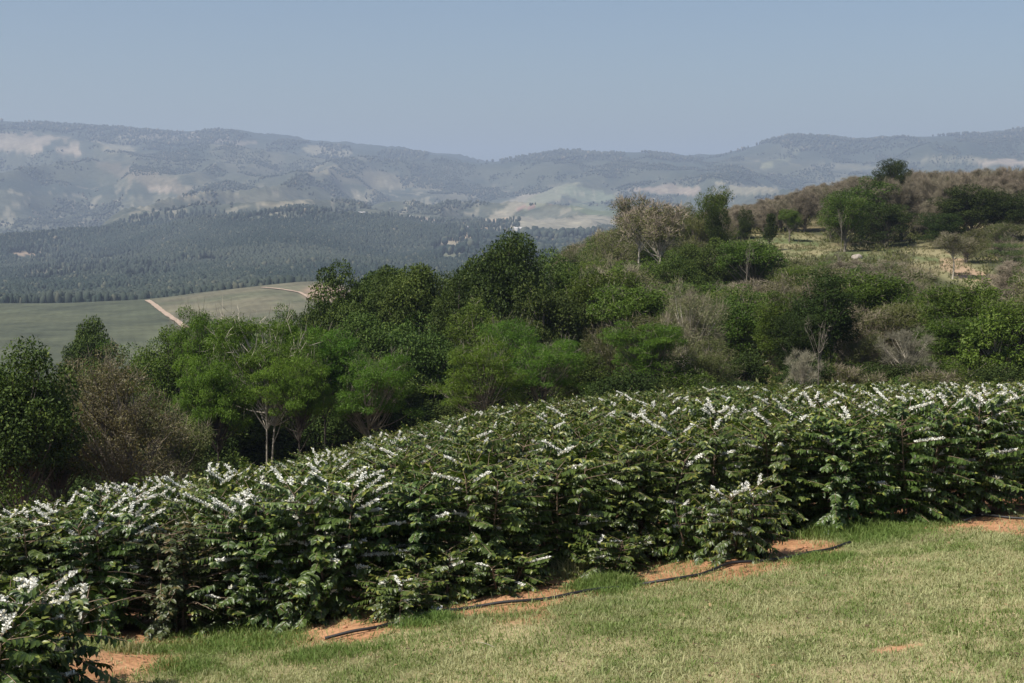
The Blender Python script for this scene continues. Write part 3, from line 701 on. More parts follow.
band(150, 700, 1090, 200, 292, [BR, BR, BR, BR, BR, DR], 5.0, 9.0, 3.6, 6.2, 1, .30)      # crest
band(30, 560, 760, 190, 270, [BR, OL, DR, OS, MD], 4.5, 7, 7, 10, 2, .36)
band(16, 700, 1060, 98, 118, [MD, MD, OL, DR], 5.0, 7.2, 6, 8.5, 33, .5)
band(64, 830, 1060, 92, 165, [DR, OL, MD, OL, OS, BR, SH], 2.6, 5.4, 5, 8, 3, .38, ok=lambda a, b, d: b > 268 + max(0, (a - 930)) * .38)
band(14, 560, 780, 104, 128, [MD, MD, OL], 6.0, 8.5, 6, 8.5, 34, .5)
band(46, 640, 850, 100, 175, [OS, OL, MD, SH, MD, DR], 2.8, 5.4, 5, 7.5, 4, .38, ok=lambda a, b, d: b > 262)
band(26, 560, 760, 110, 190, [OS, OL, MD, DR, MD], 4.5, 7.5, 5, 8, 5, .45, ok=lambda a, b, d: b > 250)
UN = ('dshrub', 'dark shrub in the shade under the wood', 'dark shrubs under the wood')
UG = ('shrub', 'leafy undergrowth bush at the foot of the wood', 'leafy undergrowth bushes at the foot of the wood')
band(36, 130, 640, 82, 100, [UN, UN, UN], 2.5, 4.2, 5, 7.5, 7, .4, clear=False)
band(16, -40, 220, 66, 84, [UN, UN, UG], 3.0, 5.0, 5, 7, 8, .4, clear=False)
band(16, 570, 1060, 84, 102, [MD, MD, OL, ('dark', 'dark green tree at the foot of the hillside thicket', 'dark trees at the foot of the hillside')], 4.8, 7.2, 5, 7.5, 49, .45, ok=lambda a, b, d: not 660 < a < 940)
band(34, 600, 1060, 70, 84, [UG, UG, OS, UN], 1.4, 2.8, 3, 5, 9, .4, clear=False)
MM = ('dark', 'shadowy tree standing behind the trunks of the feathery trees', 'trees behind the feathery trunks')
band(12, 170, 420, 84, 98, [MM], 5.5, 7.5, 6, 8, 44, .35, clear=False)
MV = ('dark', 'dark tree of the wood behind, only its crown glimpsed', 'trees deeper in the wood')
band(18, -40, 330, 95, 150, [MV, MV], 8, 11, 8, 11, 10, .6, clear=False)
band(14, 330, 620, 125, 190, [MV, MV], 7, 9.5, 8, 11, 12, .6, clear=False)

# low scrub and dry grass covering the hillside between the trees: nobody could count it
def scrub(name, label, n, seed, dens, h0, h1, q, mat, wl, cat):
    rg = np.random.default_rng(seed); d = np.sqrt(rg.uniform(68 ** 2, 300 ** 2, n)); px = rg.uniform(-60, 1090, n); x = (px - CX) / 1429 * d; z = H(x, d)
    a, b = proj(x, d, z); k = (dens(a, b, x, d) > rg.uniform(size=n)); x, d, z = x[k], d[k], z[k]; n = len(x)
    ci = np.repeat(np.arange(n), q); m = n * q; h = (rg.uniform(h0, h1, n) * (.6 + .8 * fbm(x / 9, d / 9, 17, 2)))[ci]
    v = rdir(rg, m); v[:, 2] = np.abs(v[:, 2]); P = np.stack([x, d, z], 1)[ci] + v * rg.uniform(0, .8, m)[:, None] * h[:, None] * [1.1, 1.1, .9]
    ct = rg.uniform(0, 1, n)[ci]; V, Q, c = leaf_quads(P, v * .6 + rdir(rg, m) * .6 + [0, 0, .5], rdir(rg, m), wl[0] * rg.uniform(.6, 1.4, m), wl[1], np.c_[np.clip(ct * .6 + rg.uniform(0, .4, m), 0, 1), (rg.random(m) < .08) * .7])
    o = bpy.data.objects.new(name, mesh(name, V, Q, mat, c)); C.objects.link(o); tag(o, label, cat, kind='stuff'); print(name, n)
def d_scrub(a, b, x, d): return (1 - clearmask(a, b, d)) * sst(.30, .5, fbm(x / 6, d / 6, 19, 3)) * .95
scrub('scrub_undergrowth', 'low olive scrub filling the hillside between the trees', 9000, 5, d_scrub, .8, 1.7, 26, ML['olive'], (.34, .15), 'scrub')
scrub('dry_brush', 'tangled dry brown brush among the hillside trees', 8000, 6, lambda a, b, x, d: (1 - clearmask(a, b, d)) * sst(.4, .6, fbm(x / 11, d / 11, 23, 3)), .8, 1.8, 26, ML['brownl'], (.5, .06), 'brush')
scrub('dry_grass', 'tufty dry grass on the hillside clearings', 26000, 7, lambda a, b, x, d: clearmask(a, b, d), .12, .3, 12, ML['dgrass'], (.30, .06), 'grass')

# boulders under the spreading tree
M_ROCK = noise_mat('granite', (.16, .14, .12), (.42, .37, .31), 1.4, bump=.5)
def boulder(px, py, w, h, dep, label, seed, d=None):
    rg = np.random.default_rng(seed)
    x, y, z = ground_hit(px, py)
    nu, nv = 22, 14
    V = []
    for j in range(nv):
        ph = math.pi * (j + .0001) / (nv - 1 + .0002)
        for i in range(nu):
            a = 2 * math.pi * i / nu; V.append((math.sin(ph) * math.cos(a), math.sin(ph) * math.sin(a), math.cos(ph)))
    V = np.array(V)
    for k in range(7):
        n = rdir(rg, 1)[0]; t = rg.uniform(.62, .88); dd = V @ n; V = V - np.maximum(dd - t, 0)[:, None] * n * .85
    V = V * np.array([w * .5, dep * .5, h * .62]); V[:, 2] += h * .25
    i = np.arange(nv - 1)[:, None] * nu + np.arange(nu)[None]; j = np.arange(nv - 1)[:, None] * nu + (np.arange(nu)[None] + 1) % nu
    o = bpy.data.objects.new('boulder', mesh('boulder', V, np.stack([i, i + nu, j + nu, j], -1).reshape(-1, 4), M_ROCK, None, True)); C.objects.link(o)
    o.location = (x, y, z); o.rotation_euler = (0, 0, rg.uniform(-.5, .5)); tag(o, label, 'rock')
boulder(716, 276, 4.2, 2.6, 3.0, 'grey boulder in the shade under the spreading tree', 1)
boulder(734, 279, 3.0, 1.8, 2.4, 'sunlit pale boulder beside the shaded boulder', 2)
boulder(778, 262, 1.6, .8, 1.2, 'small pale rock at the lower rim of the grassy clearing', 3)
boulder(856, 259, 1.6, .8, 1.2, 'pale rock on the slope under the fresh green pair', 4)

# ---------------------------------------------------------------- far woods (uncountable, one object each)
def far_wood(name, label, px0, px1, d0, d1, n, h0, h1, wf, mask, mat, seed):
    rg = np.random.default_rng(seed)
    d = np.sqrt(rg.uniform(d0 * d0, d1 * d1, n)); px = rg.uniform(px0, px1, n); x = (px - CX) / 1429 * d
    bl = _hash(np.floor((x * .95 + d * .3 + 40 * fbm(x / 90, d / 90, 3, 2)) / 230), np.floor((d * .9 - x * .25) / 360), seed)
    z = H(x, d); qx, qy = proj(x, d, z); k = mask(qx, qy, x, d) > rg.uniform(size=n)
    x, d, z, bl = x[k], d[k], z[k], bl[k]; n = len(x)
    h = rg.uniform(h0, h1, n) * (.8 + .4 * bl) * (0.75 + .5 * fbm(x / 150, d / 150, 7, 2)); w = h * wf * rg.uniform(.7, 1.3, n); a0 = rg.uniform(0, 6.28, n)
    V = np.zeros((n, 10, 3)); V[:, 0] = np.stack([x, d, z - 2], 1)
    for j, (hh, ww) in enumerate([(.42, 1.0), (.84, .74)]):
        for i in range(4):
            a = a0 + i * math.pi / 2 + j * .7; rr = w * ww * rg.uniform(.7, 1.2, n) * .5
            V[:, 1 + j * 4 + i] = np.stack([x + rr * np.cos(a), d + rr * np.sin(a), z + h * (hh + rg.uniform(-.1, .1, n))], 1)
    V[:, 9] = np.stack([x + rg.uniform(-.3, .3, n) * w, d, z + h], 1)
    f = []
    for i in range(4):
        j = (i + 1) % 4
        f += [(0, 1 + j, 1 + i), (1 + i, 1 + j, 5 + i), (1 + j, 5 + j, 5 + i), (5 + i, 5 + j, 9)]
    Fc = (np.arange(n)[:, None, None] * 10 + np.array(f)[None]).reshape(-1, 3)
    c = np.repeat(np.stack([np.clip(rg.uniform(0, .6, n) + 1.3 * (fbm(x / 110, d / 220, 37, 3) - .5) + (bl - .35) * .7, 0, 1), (rg.uniform(size=n) < .06) * 1.0, np.zeros(n), np.ones(n)], 1), 10, 0)
    o = bpy.data.objects.new(name, mesh(name, V.reshape(-1, 3), Fc, mat, c)); C.objects.link(o); tag(o, label, 'forest', kind='stuff')
M_FAR = leaf_mat('far_forest_leaf', (.015, .026, .019), (.042, .053, .039), (.07, .075, .05), trans=0, rough=.8, spec=.1, var=0)
M_FARB = leaf_mat('far_bush_leaf', (.043, .051, .037), (.057, .064, .045), (.14, .12, .08), trans=0, rough=.8, spec=.1, var=0)
def m_pine(qx, qy, x, d):
    e = sst(0, 6, qy - np.interp(qx, [-300, 0, 120, 220, 300, 360, 430, 470, 500], [216, 216, 222, 222, 217, 214, 222, 244, 262])) * (1 - sst(440, 490, qx))
    e = np.maximum(e, .10 * (d > 1250))
    for a, b, c, f in [(95, 268, 66, 14), (28, 258, 24, 8), (145, 275, 36, 9), (60, 277, 44, 9), (450, 252, 18, 11), (100, 296, 60, 4), (200, 262, 24, 4)]:
        e = e * sst(.75, 1.2, np.hypot((qx - a) / c, (qy - b) / f) + (fbm(x / 60, d / 60, 9, 3) - .5))
    e = np.maximum(e, .22 * sst(.45, .6, fbm(x / 40, d / 70, 29, 3)) * (d > 1250) * (qx < 200))
    return e * (d > 1180)
far_wood('pine_forest', 'dark pine plantation covering the valley slopes beyond the crop fields', -60, 520, 1180, 3500, 110000, 8, 13.5, .48, m_pine, M_FAR, 3)
far_wood('forest_edge', 'dark belt of tall trees along the back of the crop fields', -60, 420, 1190, 1290, 3200, 7, 12, .6, lambda a, b, c, d: np.ones_like(a), M_FAR, 13)
def m_bush(qx, qy, x, d):
    c1 = sst(.47, .6, fbm(x / 130, d / 200, 111, 4)); 
    for a, b, c, f in [(545, 220, 74, 13), (505, 212, 48, 8), (585, 196, 40, 8), (20, 143, 80, 10), (122, 145, 28, 7), (665, 190, 34, 6), (1000, 163, 34, 4), (156, 184, 50, 8), (750, 192, 26, 7)]:
        c1 = c1 * sst(.8, 1.1, np.hypot((qx - a) / c, (qy - b) / f))
    return c1
far_wood('bush_woodland', 'patchy dark woodland dotting the far mountain slopes', -60, 1090, 2600, 7000, 120000, 5, 10, .95, m_bush, M_FARB, 5)
def m_crest(qx, qy, x, d):
    return sst(.42, .6, fbm(x / 130, d / 900, 211, 3))
far_wood('ridge_forest', 'tree line along the crest of the far mountain ridge', -60, 1090, 6900, 7700, 14000, 5, 19, .8, m_crest, M_FARB, 6)
# treetops in the valley just past the near wood
far_wood('valley_thicket', 'line of bluish trees beside the pale valley field', 440, 660, 2300, 3100, 1500, 12, 20, .8,
         lambda a, b, x, d: (sst(232, 238, b) * sst(.45, .6, fbm(x / 90, d / 120, 311, 2))), M_FAR, 8)

# far farmhouses (tiny white walls under pale roofs)
M_WALLW = noise_mat('limewash', (.6, .58, .54), (.75, .73, .70), .6, bump=.05); M_ROOF = noise_mat('roof_sheet', (.38, .36, .35), (.55, .52, .50), .8, bump=.05)
def house(px, py, w, label):
    x, d = far_hit(px, py, 1500); z = Hs(x, d); l = w * .6; h = w * .28
    e = empty('farmhouse', (x, d, z), rt.uniform(-.4, .4)); tag(e, label, 'house')
    child('wall', box_mesh('wall', -w / 2, w / 2, -l / 2, l / 2, -1.5, h, M_WALLW), e)
    V = [(-w * .56, -l * .6, h), (w * .56, -l * .6, h), (w * .56, l * .6, h), (-w * .56, l * .6, h), (-w * .56, 0, h * 1.75), (w * .56, 0, h * 1.75)]
    me = bpy.data.meshes.new('roof'); me.from_pydata(V, [], [(0, 1, 5, 4), (2, 3, 4, 5), (0, 4, 3), (1, 2, 5), (0, 3, 2, 1)]); me.materials.append(M_ROOF)
    child('roof', me, e)
house(362, 216, 16, 'tiny white building at the brow of the pine slope')
house(518, 231, 15, 'tiny white building at the near edge of the pale valley field')
house(465, 229, 14, 'tiny white building at the west end of the pale field')
house(410, 219, 14, 'tiny pale building below the curved dry terrace')

# ---------------------------------------------------------------- coffee
M_CL = leaf_mat('coffee_leaf', (.034, .058, .012), (.090, .132, .027), (.21, .225, .045), trans=.18, rough=.42, spec=.42, var=.16, tcol=(1.1, 1.3, .35))
M_CB = leaf_mat('coffee_leaf_thin', (.035, .055, .016), (.075, .095, .026), (.16, .12, .045), trans=.16, rough=.45, spec=.4, var=.1)
M_FLW = leaf_mat('coffee_blossom', (.74, .74, .66), (.84, .84, .80), (.60, .56, .36), trans=.2, rough=.7, spec=.2, var=.04, tcol=(1, 1, .9))
M_STEM = noise_mat('coffee_stem', (.13, .085, .055), (.26, .19, .13), 20, bump=.2)
def leaf5(P, ax, nm, ln, wd, tone):
    """folded, drooping leaf of four quads sharing a midrib"""
    ax = unit(ax); sd_ = unit(np.cross(ax, nm)); nm = np.cross(sd_, ax); n = len(P)
    ln = np.asarray(ln)[:, None]; wd = np.asarray(wd)[:, None]
    b = P; m1 = P + ax * ln * .33 - nm * ln * .02; m2 = P + ax * ln * .70 - nm * ln * .09; t = P + ax * ln * .98 - nm * ln * .24
    l1 = m1 + sd_ * wd * .5 + nm * wd * .16; r1 = m1 - sd_ * wd * .5 + nm * wd * .16; l2 = m2 + sd_ * wd * .40 + nm * wd * .12; r2 = m2 - sd_ * wd * .40 + nm * wd * .12
    V = np.stack([b, m1, m2, t, l1, r1, l2, r2], 1).reshape(-1, 3)
    f = np.array([(0, 5, 1, 0), (1, 5, 7, 2), (2, 7, 3, 2), (0, 1, 4, 0), (1, 2, 6, 4), (2, 3, 6, 2)])
    tri = np.array([(0, 5, 1), (1, 5, 7), (1, 7, 2), (2, 7, 3), (0, 1, 4), (1, 2, 6), (1, 6, 4), (2, 3, 6)])
    Fc = (np.arange(n)[:, None, None] * 8 + tri[None]).reshape(-1, 3)
    c = np.repeat(np.c_[tone, np.zeros(n), np.ones(n)], 8, 0)
    return V, Fc, c
def coffee(name, seed, Hh=2.1, Rr=.95, stems=8, bloom=.2, dens=1.0, leafmat=None, fresh=.25, thin=0.0, bareb=0, low=.12, rod=.42):
    rg = np.random.default_rng(seed)
    st = MB(); LV, LF, LC = [], [], []; nl = 0; FB = MB()
    P, A, Nn, Ln, Wd, T = [], [], [], [], [], []
    for s in range(stems):
        a = s * 2.4 + rg.uniform(-.4, .4); sp = Rr * (.12 + .62 * ((s * .618) % 1)) * (stems > 1); hh = Hh * rg.uniform(.91, .97) * (1 - .12 * (sp / Rr) ** 2)
        top = np.array([math.cos(a) * sp, math.sin(a) * sp, hh]); base = np.array([math.cos(a) * .1, math.sin(a) * .1, -.1])
        mid = (base + top) / 2; mid[:2] = top[:2] * .75; sp_ = bez(base, mid, top, 10)
        V, Q = tube(sp_, np.linspace(.018, .006, 10), 5); st.add(V, Q)
        lv = np.arange(low * Hh + rg.uniform(0, .08), hh, .072 / dens); ph = rg.uniform(0, 3.14)
        for k, z in enumerate(lv):
            t = z / hh; i = np.interp(z, sp_[:, 2], np.arange(10)); o = np.array([np.interp(z, sp_[:, 2], sp_[:, j]) for j in range(3)])
            for h2 in (0, math.pi):
                az = ph + k * 1.6 + h2 + rg.uniform(-.35, .35); hd_ = np.array([math.cos(az), math.sin(az), 0])
                outw = hd_ @ (top * [1, 1, 0]) / (Rr * .5 + 1e-6)
                L_ = Rr * (.66 - .26 * t ** 2.2) * rg.uniform(.5, 1.15) * (1 + .3 * np.clip(outw, -1, 1))
                el = rg.uniform(-.1, .35) + .42 * t ** 2
                if z < .5: el -= .15
                isb = rg.random() < bloom * (.28 + .95 * t * t)
                if isb: L_ = max(L_, Rr * rod) * (1.2 if rod > .3 else .8); el = min(max(el, .2) + .1, .72)
                npt = 9; tt = np.linspace(0, 1, npt)
                c = o + hd_ * (tt * L_ * math.cos(el))[:, None]; c[:, 2] += tt * L_ * math.sin(el) - (tt ** 2) * L_ * (.34 * (1 - t * .75)) * (.4 if isb else 1)
                c[:, 2] = np.maximum(c[:, 2], .05)
                if rg.random() < .75: 
                    V, Q = tube(c[::2], np.linspace(.006, .0025, 5), 3); st.add(V, Q)
                nn = max(3, int(L_ / .042)); tn = np.linspace(.28, 1, nn)
                dr = unit(c[-1] - c[0]); 
                for q, u in enumerate(tn):
                    if rg.random() < thin: continue
                    p = np.array([np.interp(u, tt, c[:, j]) for j in range(3)])
                    side = unit(np.cross(dr, [0, 0, 1.]))
                    for sg in (-1, 1):
                        ax = side * sg * rg.uniform(.5, 1.0) + dr * rg.uniform(.3, .9) + np.array([0, 0, -rg.uniform(.25, 1.15) - (.5 if isb else 0)])
                        if q == nn - 1: ax = dr * 1.2 + side * sg * .4 + np.array([0, 0, .15])
                        P.append(p); A.append(ax); Nn.append(np.array([0, 0, 1.]) + rg.normal(size=3) * .4 + hd_ * .8)
                        g = .62 + .45 * min(1, (1 - u) * 4 + .3)
                        Ln.append(rg.uniform(.076, .115) * g); Wd.append(rg.uniform(.034, .047) * g)
                        fr = 0.0
                        if q >= nn - 2 and rg.random() < fresh + .4 * (t > .85): fr = rg.uniform(.35, 1)
                        T.append((rg.uniform(0, 1), fr))
                if isb:
                    for u in np.arange(rg.uniform(.12, .4), rg.uniform(.8, 1.0), .033 / max(L_, .2)):
                        p = np.array([np.interp(u, tt, c[:, j]) for j in range(3)]) + np.array([0, 0, .012]); m = 11
                        d = unit(rdir(rg, m) + np.array([0, 0, .8]))
                        V, Q, cc = leaf_quads(p + rg.normal(size=(m, 3)) * .009, d, rdir(rg, m) + d * 0, rg.uniform(.032, .046, m), .022, np.c_[rg.uniform(0, 1, m), (rg.random(m) < .12) * .8]); FB.add(V, Q, cc)
    for k in range(bareb):
        a = rg.uniform(0, 6.28); b = np.array([math.cos(a) * Rr * .4, math.sin(a) * Rr * .4, rg.uniform(.3, 1.2)]); e = b + np.array([math.cos(a), math.sin(a), rg.uniform(.1, .8)]) * rg.uniform(.3, .75)
        V, Q = tube(bez(b, (b + e) / 2 + [0, 0, .08], e, 5), np.linspace(.009, .003, 5), 4); st.add(V, Q)
    V, Fc, c = leaf5(np.array(P), np.array(A), np.array(Nn), np.array(Ln), np.array(Wd), np.array(T))
    fm_ = mesh(name + '_foliage', V, Fc, leafmat or M_CL, c)
    return st.build(name + '_stems', M_STEM, True), fm_, (FB.build(name + '_blossom', M_FLW) if FB.n else None)
CO = {
    'plain': [coffee('coffee', 10 + k, bloom=.03) for k in range(3)],
    'some': [coffee('coffee', 20 + k, bloom=.07) for k in range(3)],
    'bloom': [coffee('coffee', 30 + k, bloom=.18) for k in range(3)],
    'fsome': [coffee('coffee', 80 + k, bloom=.13, rod=.15) for k in range(3)],
    'fbloom': [coffee('coffee', 90 + k, bloom=.26, rod=.15) for k in range(3)],
    'heavy': [coffee('coffee', 40 + k, bloom=.34, Hh=2.15) for k in range(2)],
    'thin': [coffee('coffee', 50, bloom=.0, leafmat=M_CB, thin=.35, bareb=40, fresh=.5)],
    'small': [coffee('coffee', 60, Hh=1.12, Rr=.68, stems=6, bloom=.24, dens=1.3, fresh=.6)],
    'low': [coffee('coffee', 70 + k, Hh=1.0, Rr=.75, stems=6, bloom=.12, dens=1.2, low=.05) for k in range(2)],
}
LIM = np.array([(-200, 535), (0, 516), (60, 504), (100, 494), (200, 474), (300, 454), (400, 428), (500, 404), (640, 388), (760, 382), (1200, 378)])
def cap(x, y, h):
    z = Hs(x, y); a, b = proj(x, y, z + h); lim = float(np.interp(a, LIM[:, 0], LIM[:, 1])) + 3
    return h - (lim - b) / F * y if b < lim else h
def bush(kind, x, y, h, label, group, wide=1.0, rz=None):
    v = CO[kind][rt.randrange(len(CO[kind]))]; h0 = {'small': 1.12, 'low': 1.0}.get(kind, 2.1); z = Hs(x, y)
    e = empty('coffee_bush', (x, y, z), rt.uniform(0, 6.28) if rz is None else rz, (wide, wide, h / h0)); tag(e, label, 'coffee bush', group)
    child('stems', v[0], e); child('foliage', v[1], e)
    if v[2]: child('blossom', v[2], e)
    return e
G1 = 'coffee bushes of the front row'
def fr_pos(px, off):
    d = float(np.interp(px, fpx, fdd)) + off; return (px - CX) / 1429 * d, d
FRONT = [  # px, offset behind the row line, height, kind, width, label
 (-70, .8, 1.9, 'some', 1.0, 'coffee bush cut off by the picture edge beside the low bright bush'),
 (22, 1.0, 1.72, 'some', 1.0, 'dark coffee bush rising behind the low bright bush in the corner'),
 (95, .9, 1.85, 'heavy', .95, 'coffee bush with a white star of blossom twigs next to the brown thin bush'),
 (168, .75, 1.75, 'thin', 1.0, 'thin brownish coffee bush with bare twigs and its stems showing'),
 (250, .85, 2.05, 'bloom', 1.0, 'coffee bush just east of the thin brown one with blossom rods on its side'),
 (330, .7, 2.15, 'heavy', 1.05, 'tall coffee bush with the longest white blossom rods'),
 (405, .75, 2.05, 'plain', 1.0, 'coffee bush with a bare reddish twig above the black pipe'),
 (480, .95, 2.1, 'some', 1.0, 'coffee bush over the white scrap on the soil'),
 (560, 1.25, 2.1, 'some', 1.05, 'coffee bush behind the first grass tuft and bare soil'),
 (640, 1.2, 2.1, 'plain', 1.05, 'coffee bush with few flowers behind the leafy grass tuft'),
 (708, 1.3, 2.05, 'some', 1.0, 'coffee bush close behind the small rounded bush, on its west side'),
 (782, 1.5, 2.05, 'some', 1.0, 'coffee bush behind the bare soil east of the small rounded bush'),
 (850, .9, 2.1, 'plain', 1.0, 'coffee bush behind the tall weeds'),
 (920, .8, 2.15, 'plain', 1.0, 'coffee bush with shaded soil and dead twigs at its foot'),
 (985, .7, 2.2, 'bloom', 1.0, 'coffee bush with V shaped blossom rods near the east edge'),
 (1060, .7, 2.2, 'some', 1.0, 'last front coffee bush, cut off by the east picture edge'),
]
for px, off, h, k, w, lab in FRONT:
    h *= .86 if px < 700 else .92
    x, y = fr_pos(px, off); h = max(1.35, cap(x, y, h)); bush(k, x, y, h, lab, G1, w * 1.12)
x, y, z = ground_hit(748, 562); bush('small', x, y + .25, 1.08, 'small rounded coffee bush with white flowers standing alone before the hedge', G1)
x, y, z = ground_hit(40, 694); bush('small', x, y, 1.18, 'low bright coffee bush in the near corner with blossom and fresh leaves', G1, 1.25)
x, y, z = ground_hit(-18, 715); bush('small', x, y, 1.0, 'low coffee bush half outside the picture corner', G1, 1.2)
for px, py, h, lab in [(440, 608, .75, 'low coffee shoots hanging over the black pipe'), (700, 560, .95, 'low coffee bush against the small rounded bush'), (290, 630, .7, 'low skirt of coffee leaves under the tall blossom rods'),
                       (610, 578, .6, 'low coffee leaves beside the dry grass tuft'), (395, 622, .6, 'low coffee shoots at the west end of the black pipe'), (500, 596, .55, 'low coffee shoots beside the bare soil patch'), (230, 632, .6, 'low coffee leaves by the thin brown bush')]:
    x, y, z = ground_hit(px, py); bush('low', x, y + .45, h, lab, G1)
# rows behind
rc = random.Random(5); plants = []
for row in range(1, 22):
    px = -160.0 + rc.uniform(0, 40) - (260 if row < 6 else 0)
    while px < (1500 if row < 6 else 1130):
        off = .85 + row * 2.25 + rc.uniform(-.2, .2); x, d = fr_pos(px, off); px += (1.42 + rc.uniform(-.12, .12) + .02 * row) / d * 1429
        if d > 66: continue
        plants.append((row, x, d))
run = np.full(1500, 700.0)
for px, off, h, k, w, lab in FRONT:
    x, y = fr_pos(px, off); a, b = proj(x, y, Hs(x, y) + h * .84); run[max(0, int(a) + 150 - 60):int(a) + 150 + 60] = np.minimum(run[max(0, int(a) + 150 - 60):int(a) + 150 + 60], b)
keep = []
for row, x, d in plants:
    z = Hs(x, d); h = 1.95 if d < 30 else 1.9
    h *= 1 + .06 * (float(fbm(np.array([x / 3]), np.array([d / 3]), 91, 2)[0]) - .5) * 2
    h = cap(x, d, h)
    if h < 1.15: continue
    a, b = proj(x, d, z + h); hw_ = max(6, int(.8 / d * 1429)); i0, i1 = int(a) + 150 - hw_, int(a) + 150 + hw_
    if i1 < 60 or i0 > 1300: continue
    i0 = max(0, i0)
    if b > run[i0:i1].max() + 3: continue
    run[i0 + hw_ // 2:i1 - hw_ // 2] = np.minimum(run[i0 + hw_ // 2:i1 - hw_ // 2], b + 1); keep.append((d, row, x, h))
keep.sort(key=lambda t: t[0]); print('coffee kept', len(keep), 'max d', max(k[0] for k in keep))
for n, (d, row, x, h) in enumerate(keep[:300]):
    w_ = float(fbm(np.array([x / 5.]), np.array([d / 7.]), 191, 2)[0])
    w_ -= .05 * (row > 3) + .05 * (row > 8)
    k = 'heavy' if w_ > .62 else 'bloom' if w_ > .52 else 'some' if w_ > .42 else 'plain'
    if row > 2: k = {'heavy': 'fbloom', 'bloom': 'fbloom', 'some': 'fsome', 'plain': 'fsome' if w_ > .33 else 'plain'}[k]
    if row == 1: lab, g = 'coffee bush in the second row, its flowering top showing over the front hedge', 'coffee bushes of the second row'
    elif row <= 4: lab, g = 'coffee bush in the middle rows of the field, only its top visible', 'coffee bushes of the middle rows'
    elif row <= 9: lab, g = 'coffee bush well back in the field among level flecked tops', 'coffee bushes of the back rows'
    else: lab, g = 'coffee bush in the last rows below the trees', 'coffee bushes of the last rows'
    bush(k, x, d, h, lab, g, 1.0)
side = [p for p in plants if p[0] < 9 and p[2] < 42 and not (-150 < 512 + 1429 * p[1] / p[2] < 1150)]
for row, x, d in side[:70]:
    bush('some' if row < 3 else 'fsome', x, d, 1.9, 'coffee bush of the hedge carrying on past the picture edge', 'coffee bushes past the picture edges', 1.05)
if len(keep) > 300:   # the rest of the kind, as one object
    Vs, Fs, Cs, n0 = [], [], [], 0
    st, fo, bl = CO['plain'][0]; nv = len(fo.vertices); co = np.empty(nv * 3, np.float32); fo.vertices.foreach_get('co', co); co = co.reshape(-1, 3)
    ff = np.empty(len(fo.polygons) * 3, np.int32); fo.polygons.foreach_get('vertices', ff); ff = ff.reshape(-1, 3); cc = np.empty(nv * 4, np.float32); fo.color_attributes['tone'].data.foreach_get('color', cc); cc = cc.reshape(-1, 4)
    for d, row, x, h in keep[300:]:
        a = rc.uniform(0, 6.28); Rm = np.array([[math.cos(a), -math.sin(a), 0], [math.sin(a), math.cos(a), 0], [0, 0, h / 2.1]])
        Vs.append(co @ Rm.T + [x, d, Hs(x, d)]); Fs.append(ff + n0); Cs.append(cc); n0 += nv
    o = bpy.data.objects.new('coffee_hedge', mesh('coffee_hedge', np.concatenate(Vs), np.concatenate(Fs), M_CL, np.concatenate(Cs))); C.objects.link(o)
    tag(o, 'mass of coffee bushes along the far edge of the field', 'hedge', kind='stuff')

# ---------------------------------------------------------------- grass
M_GRASS = leaf_mat('grass_blade', (.150, .200, .052), (.37, .36, .19), (.11, .175, .036), trans=.25, rough=.6, spec=.2, var=0, tcol=(1, 1.1, .5))
def blades(x, y, z, h, w, lean, tone, rg):
    n = len(x); a = rg.uniform(0, 6.28, n); hd_ = np.stack([np.cos(a), np.sin(a), np.zeros(n)], 1); b = rg.uniform(0, 6.28, n); sd_ = np.stack([np.cos(b), np.sin(b), np.zeros(n)], 1)
    B = np.stack([x, y, z - .005], 1); M_ = B + hd_ * (h * lean * .35)[:, None]; M_[:, 2] += h * .6; T = B + hd_ * (h * lean)[:, None]; T[:, 2] += h * np.clip(1 - lean * .35, .3, 1)
    V = np.stack([B - sd_ * w[:, None] * .5, B + sd_ * w[:, None] * .5, M_ + sd_ * w[:, None] * .4, M_ - sd_ * w[:, None] * .4, T], 1).reshape(-1, 3)
    tri = np.array([(0, 1, 2), (0, 2, 3), (3, 2, 4)]); Fc = (np.arange(n)[:, None, None] * 5 + tri[None]).reshape(-1, 3)
    return V, Fc, np.repeat(np.c_[tone, np.zeros(n), np.ones(n)], 5, 0)
rg = np.random.default_rng(77)
n = 820000
d = np.sqrt(rg.uniform(10.5 ** 2, 25.5 ** 2, n)); u = rg.uniform(-.58, .58, n); x = u * d
sm_ = soilmask(x, d); lush = ell(x, d, LUSH, .5, 4)
lush = np.maximum(lush, .28 * sst(.48, .66, fbm(x / 1.1, d / 1.6, 66, 3)) * (1 - .55 * sst(1.5, 5, front_d(x, d) - d)))
dens = np.maximum(1 - sm_, .05) * (.45 + .55 * sst(.25, .6, fbm(x * 1.6, d * 1.6, 55, 3)))
k = (d < front_d(x, d) + .45) & (rg.uniform(size=n) < np.maximum(dens, lush * .9))
x, d, lush = x[k], d[k], lush[k]; n = len(x); z = H(x, d)
patchn = fbm(x / .8, d / .9, 2, 4) * .5 + fbm(x / .18, d / .2, 8, 3) * .5
tone = np.clip(sst(.41, .57, patchn) * .85 + rg.uniform(-.35, .55, n), 0, 1) * (1 - .85 * lush)
big_ = rg.uniform(size=n) < .04
h = (.030 + .035 * rg.uniform(size=n)) * (1 + .9 * big_) + lush * rg.uniform(.01, .09, n)
V, Fc, c = blades(x, d, z, h, rg.uniform(.005, .010, n) * (1 + .7 * big_), rg.uniform(.2, 1.3, n), np.c_[tone, lush * .8 * (rg.uniform(size=n) < .7)], rg)
o = bpy.data.objects.new('grass', mesh('grass', V, Fc, M_GRASS, c)); C.objects.link(o); tag(o, 'short dry and green mown grass on the lawn before the coffee', 'grass', kind='stuff')
print('blades', n)
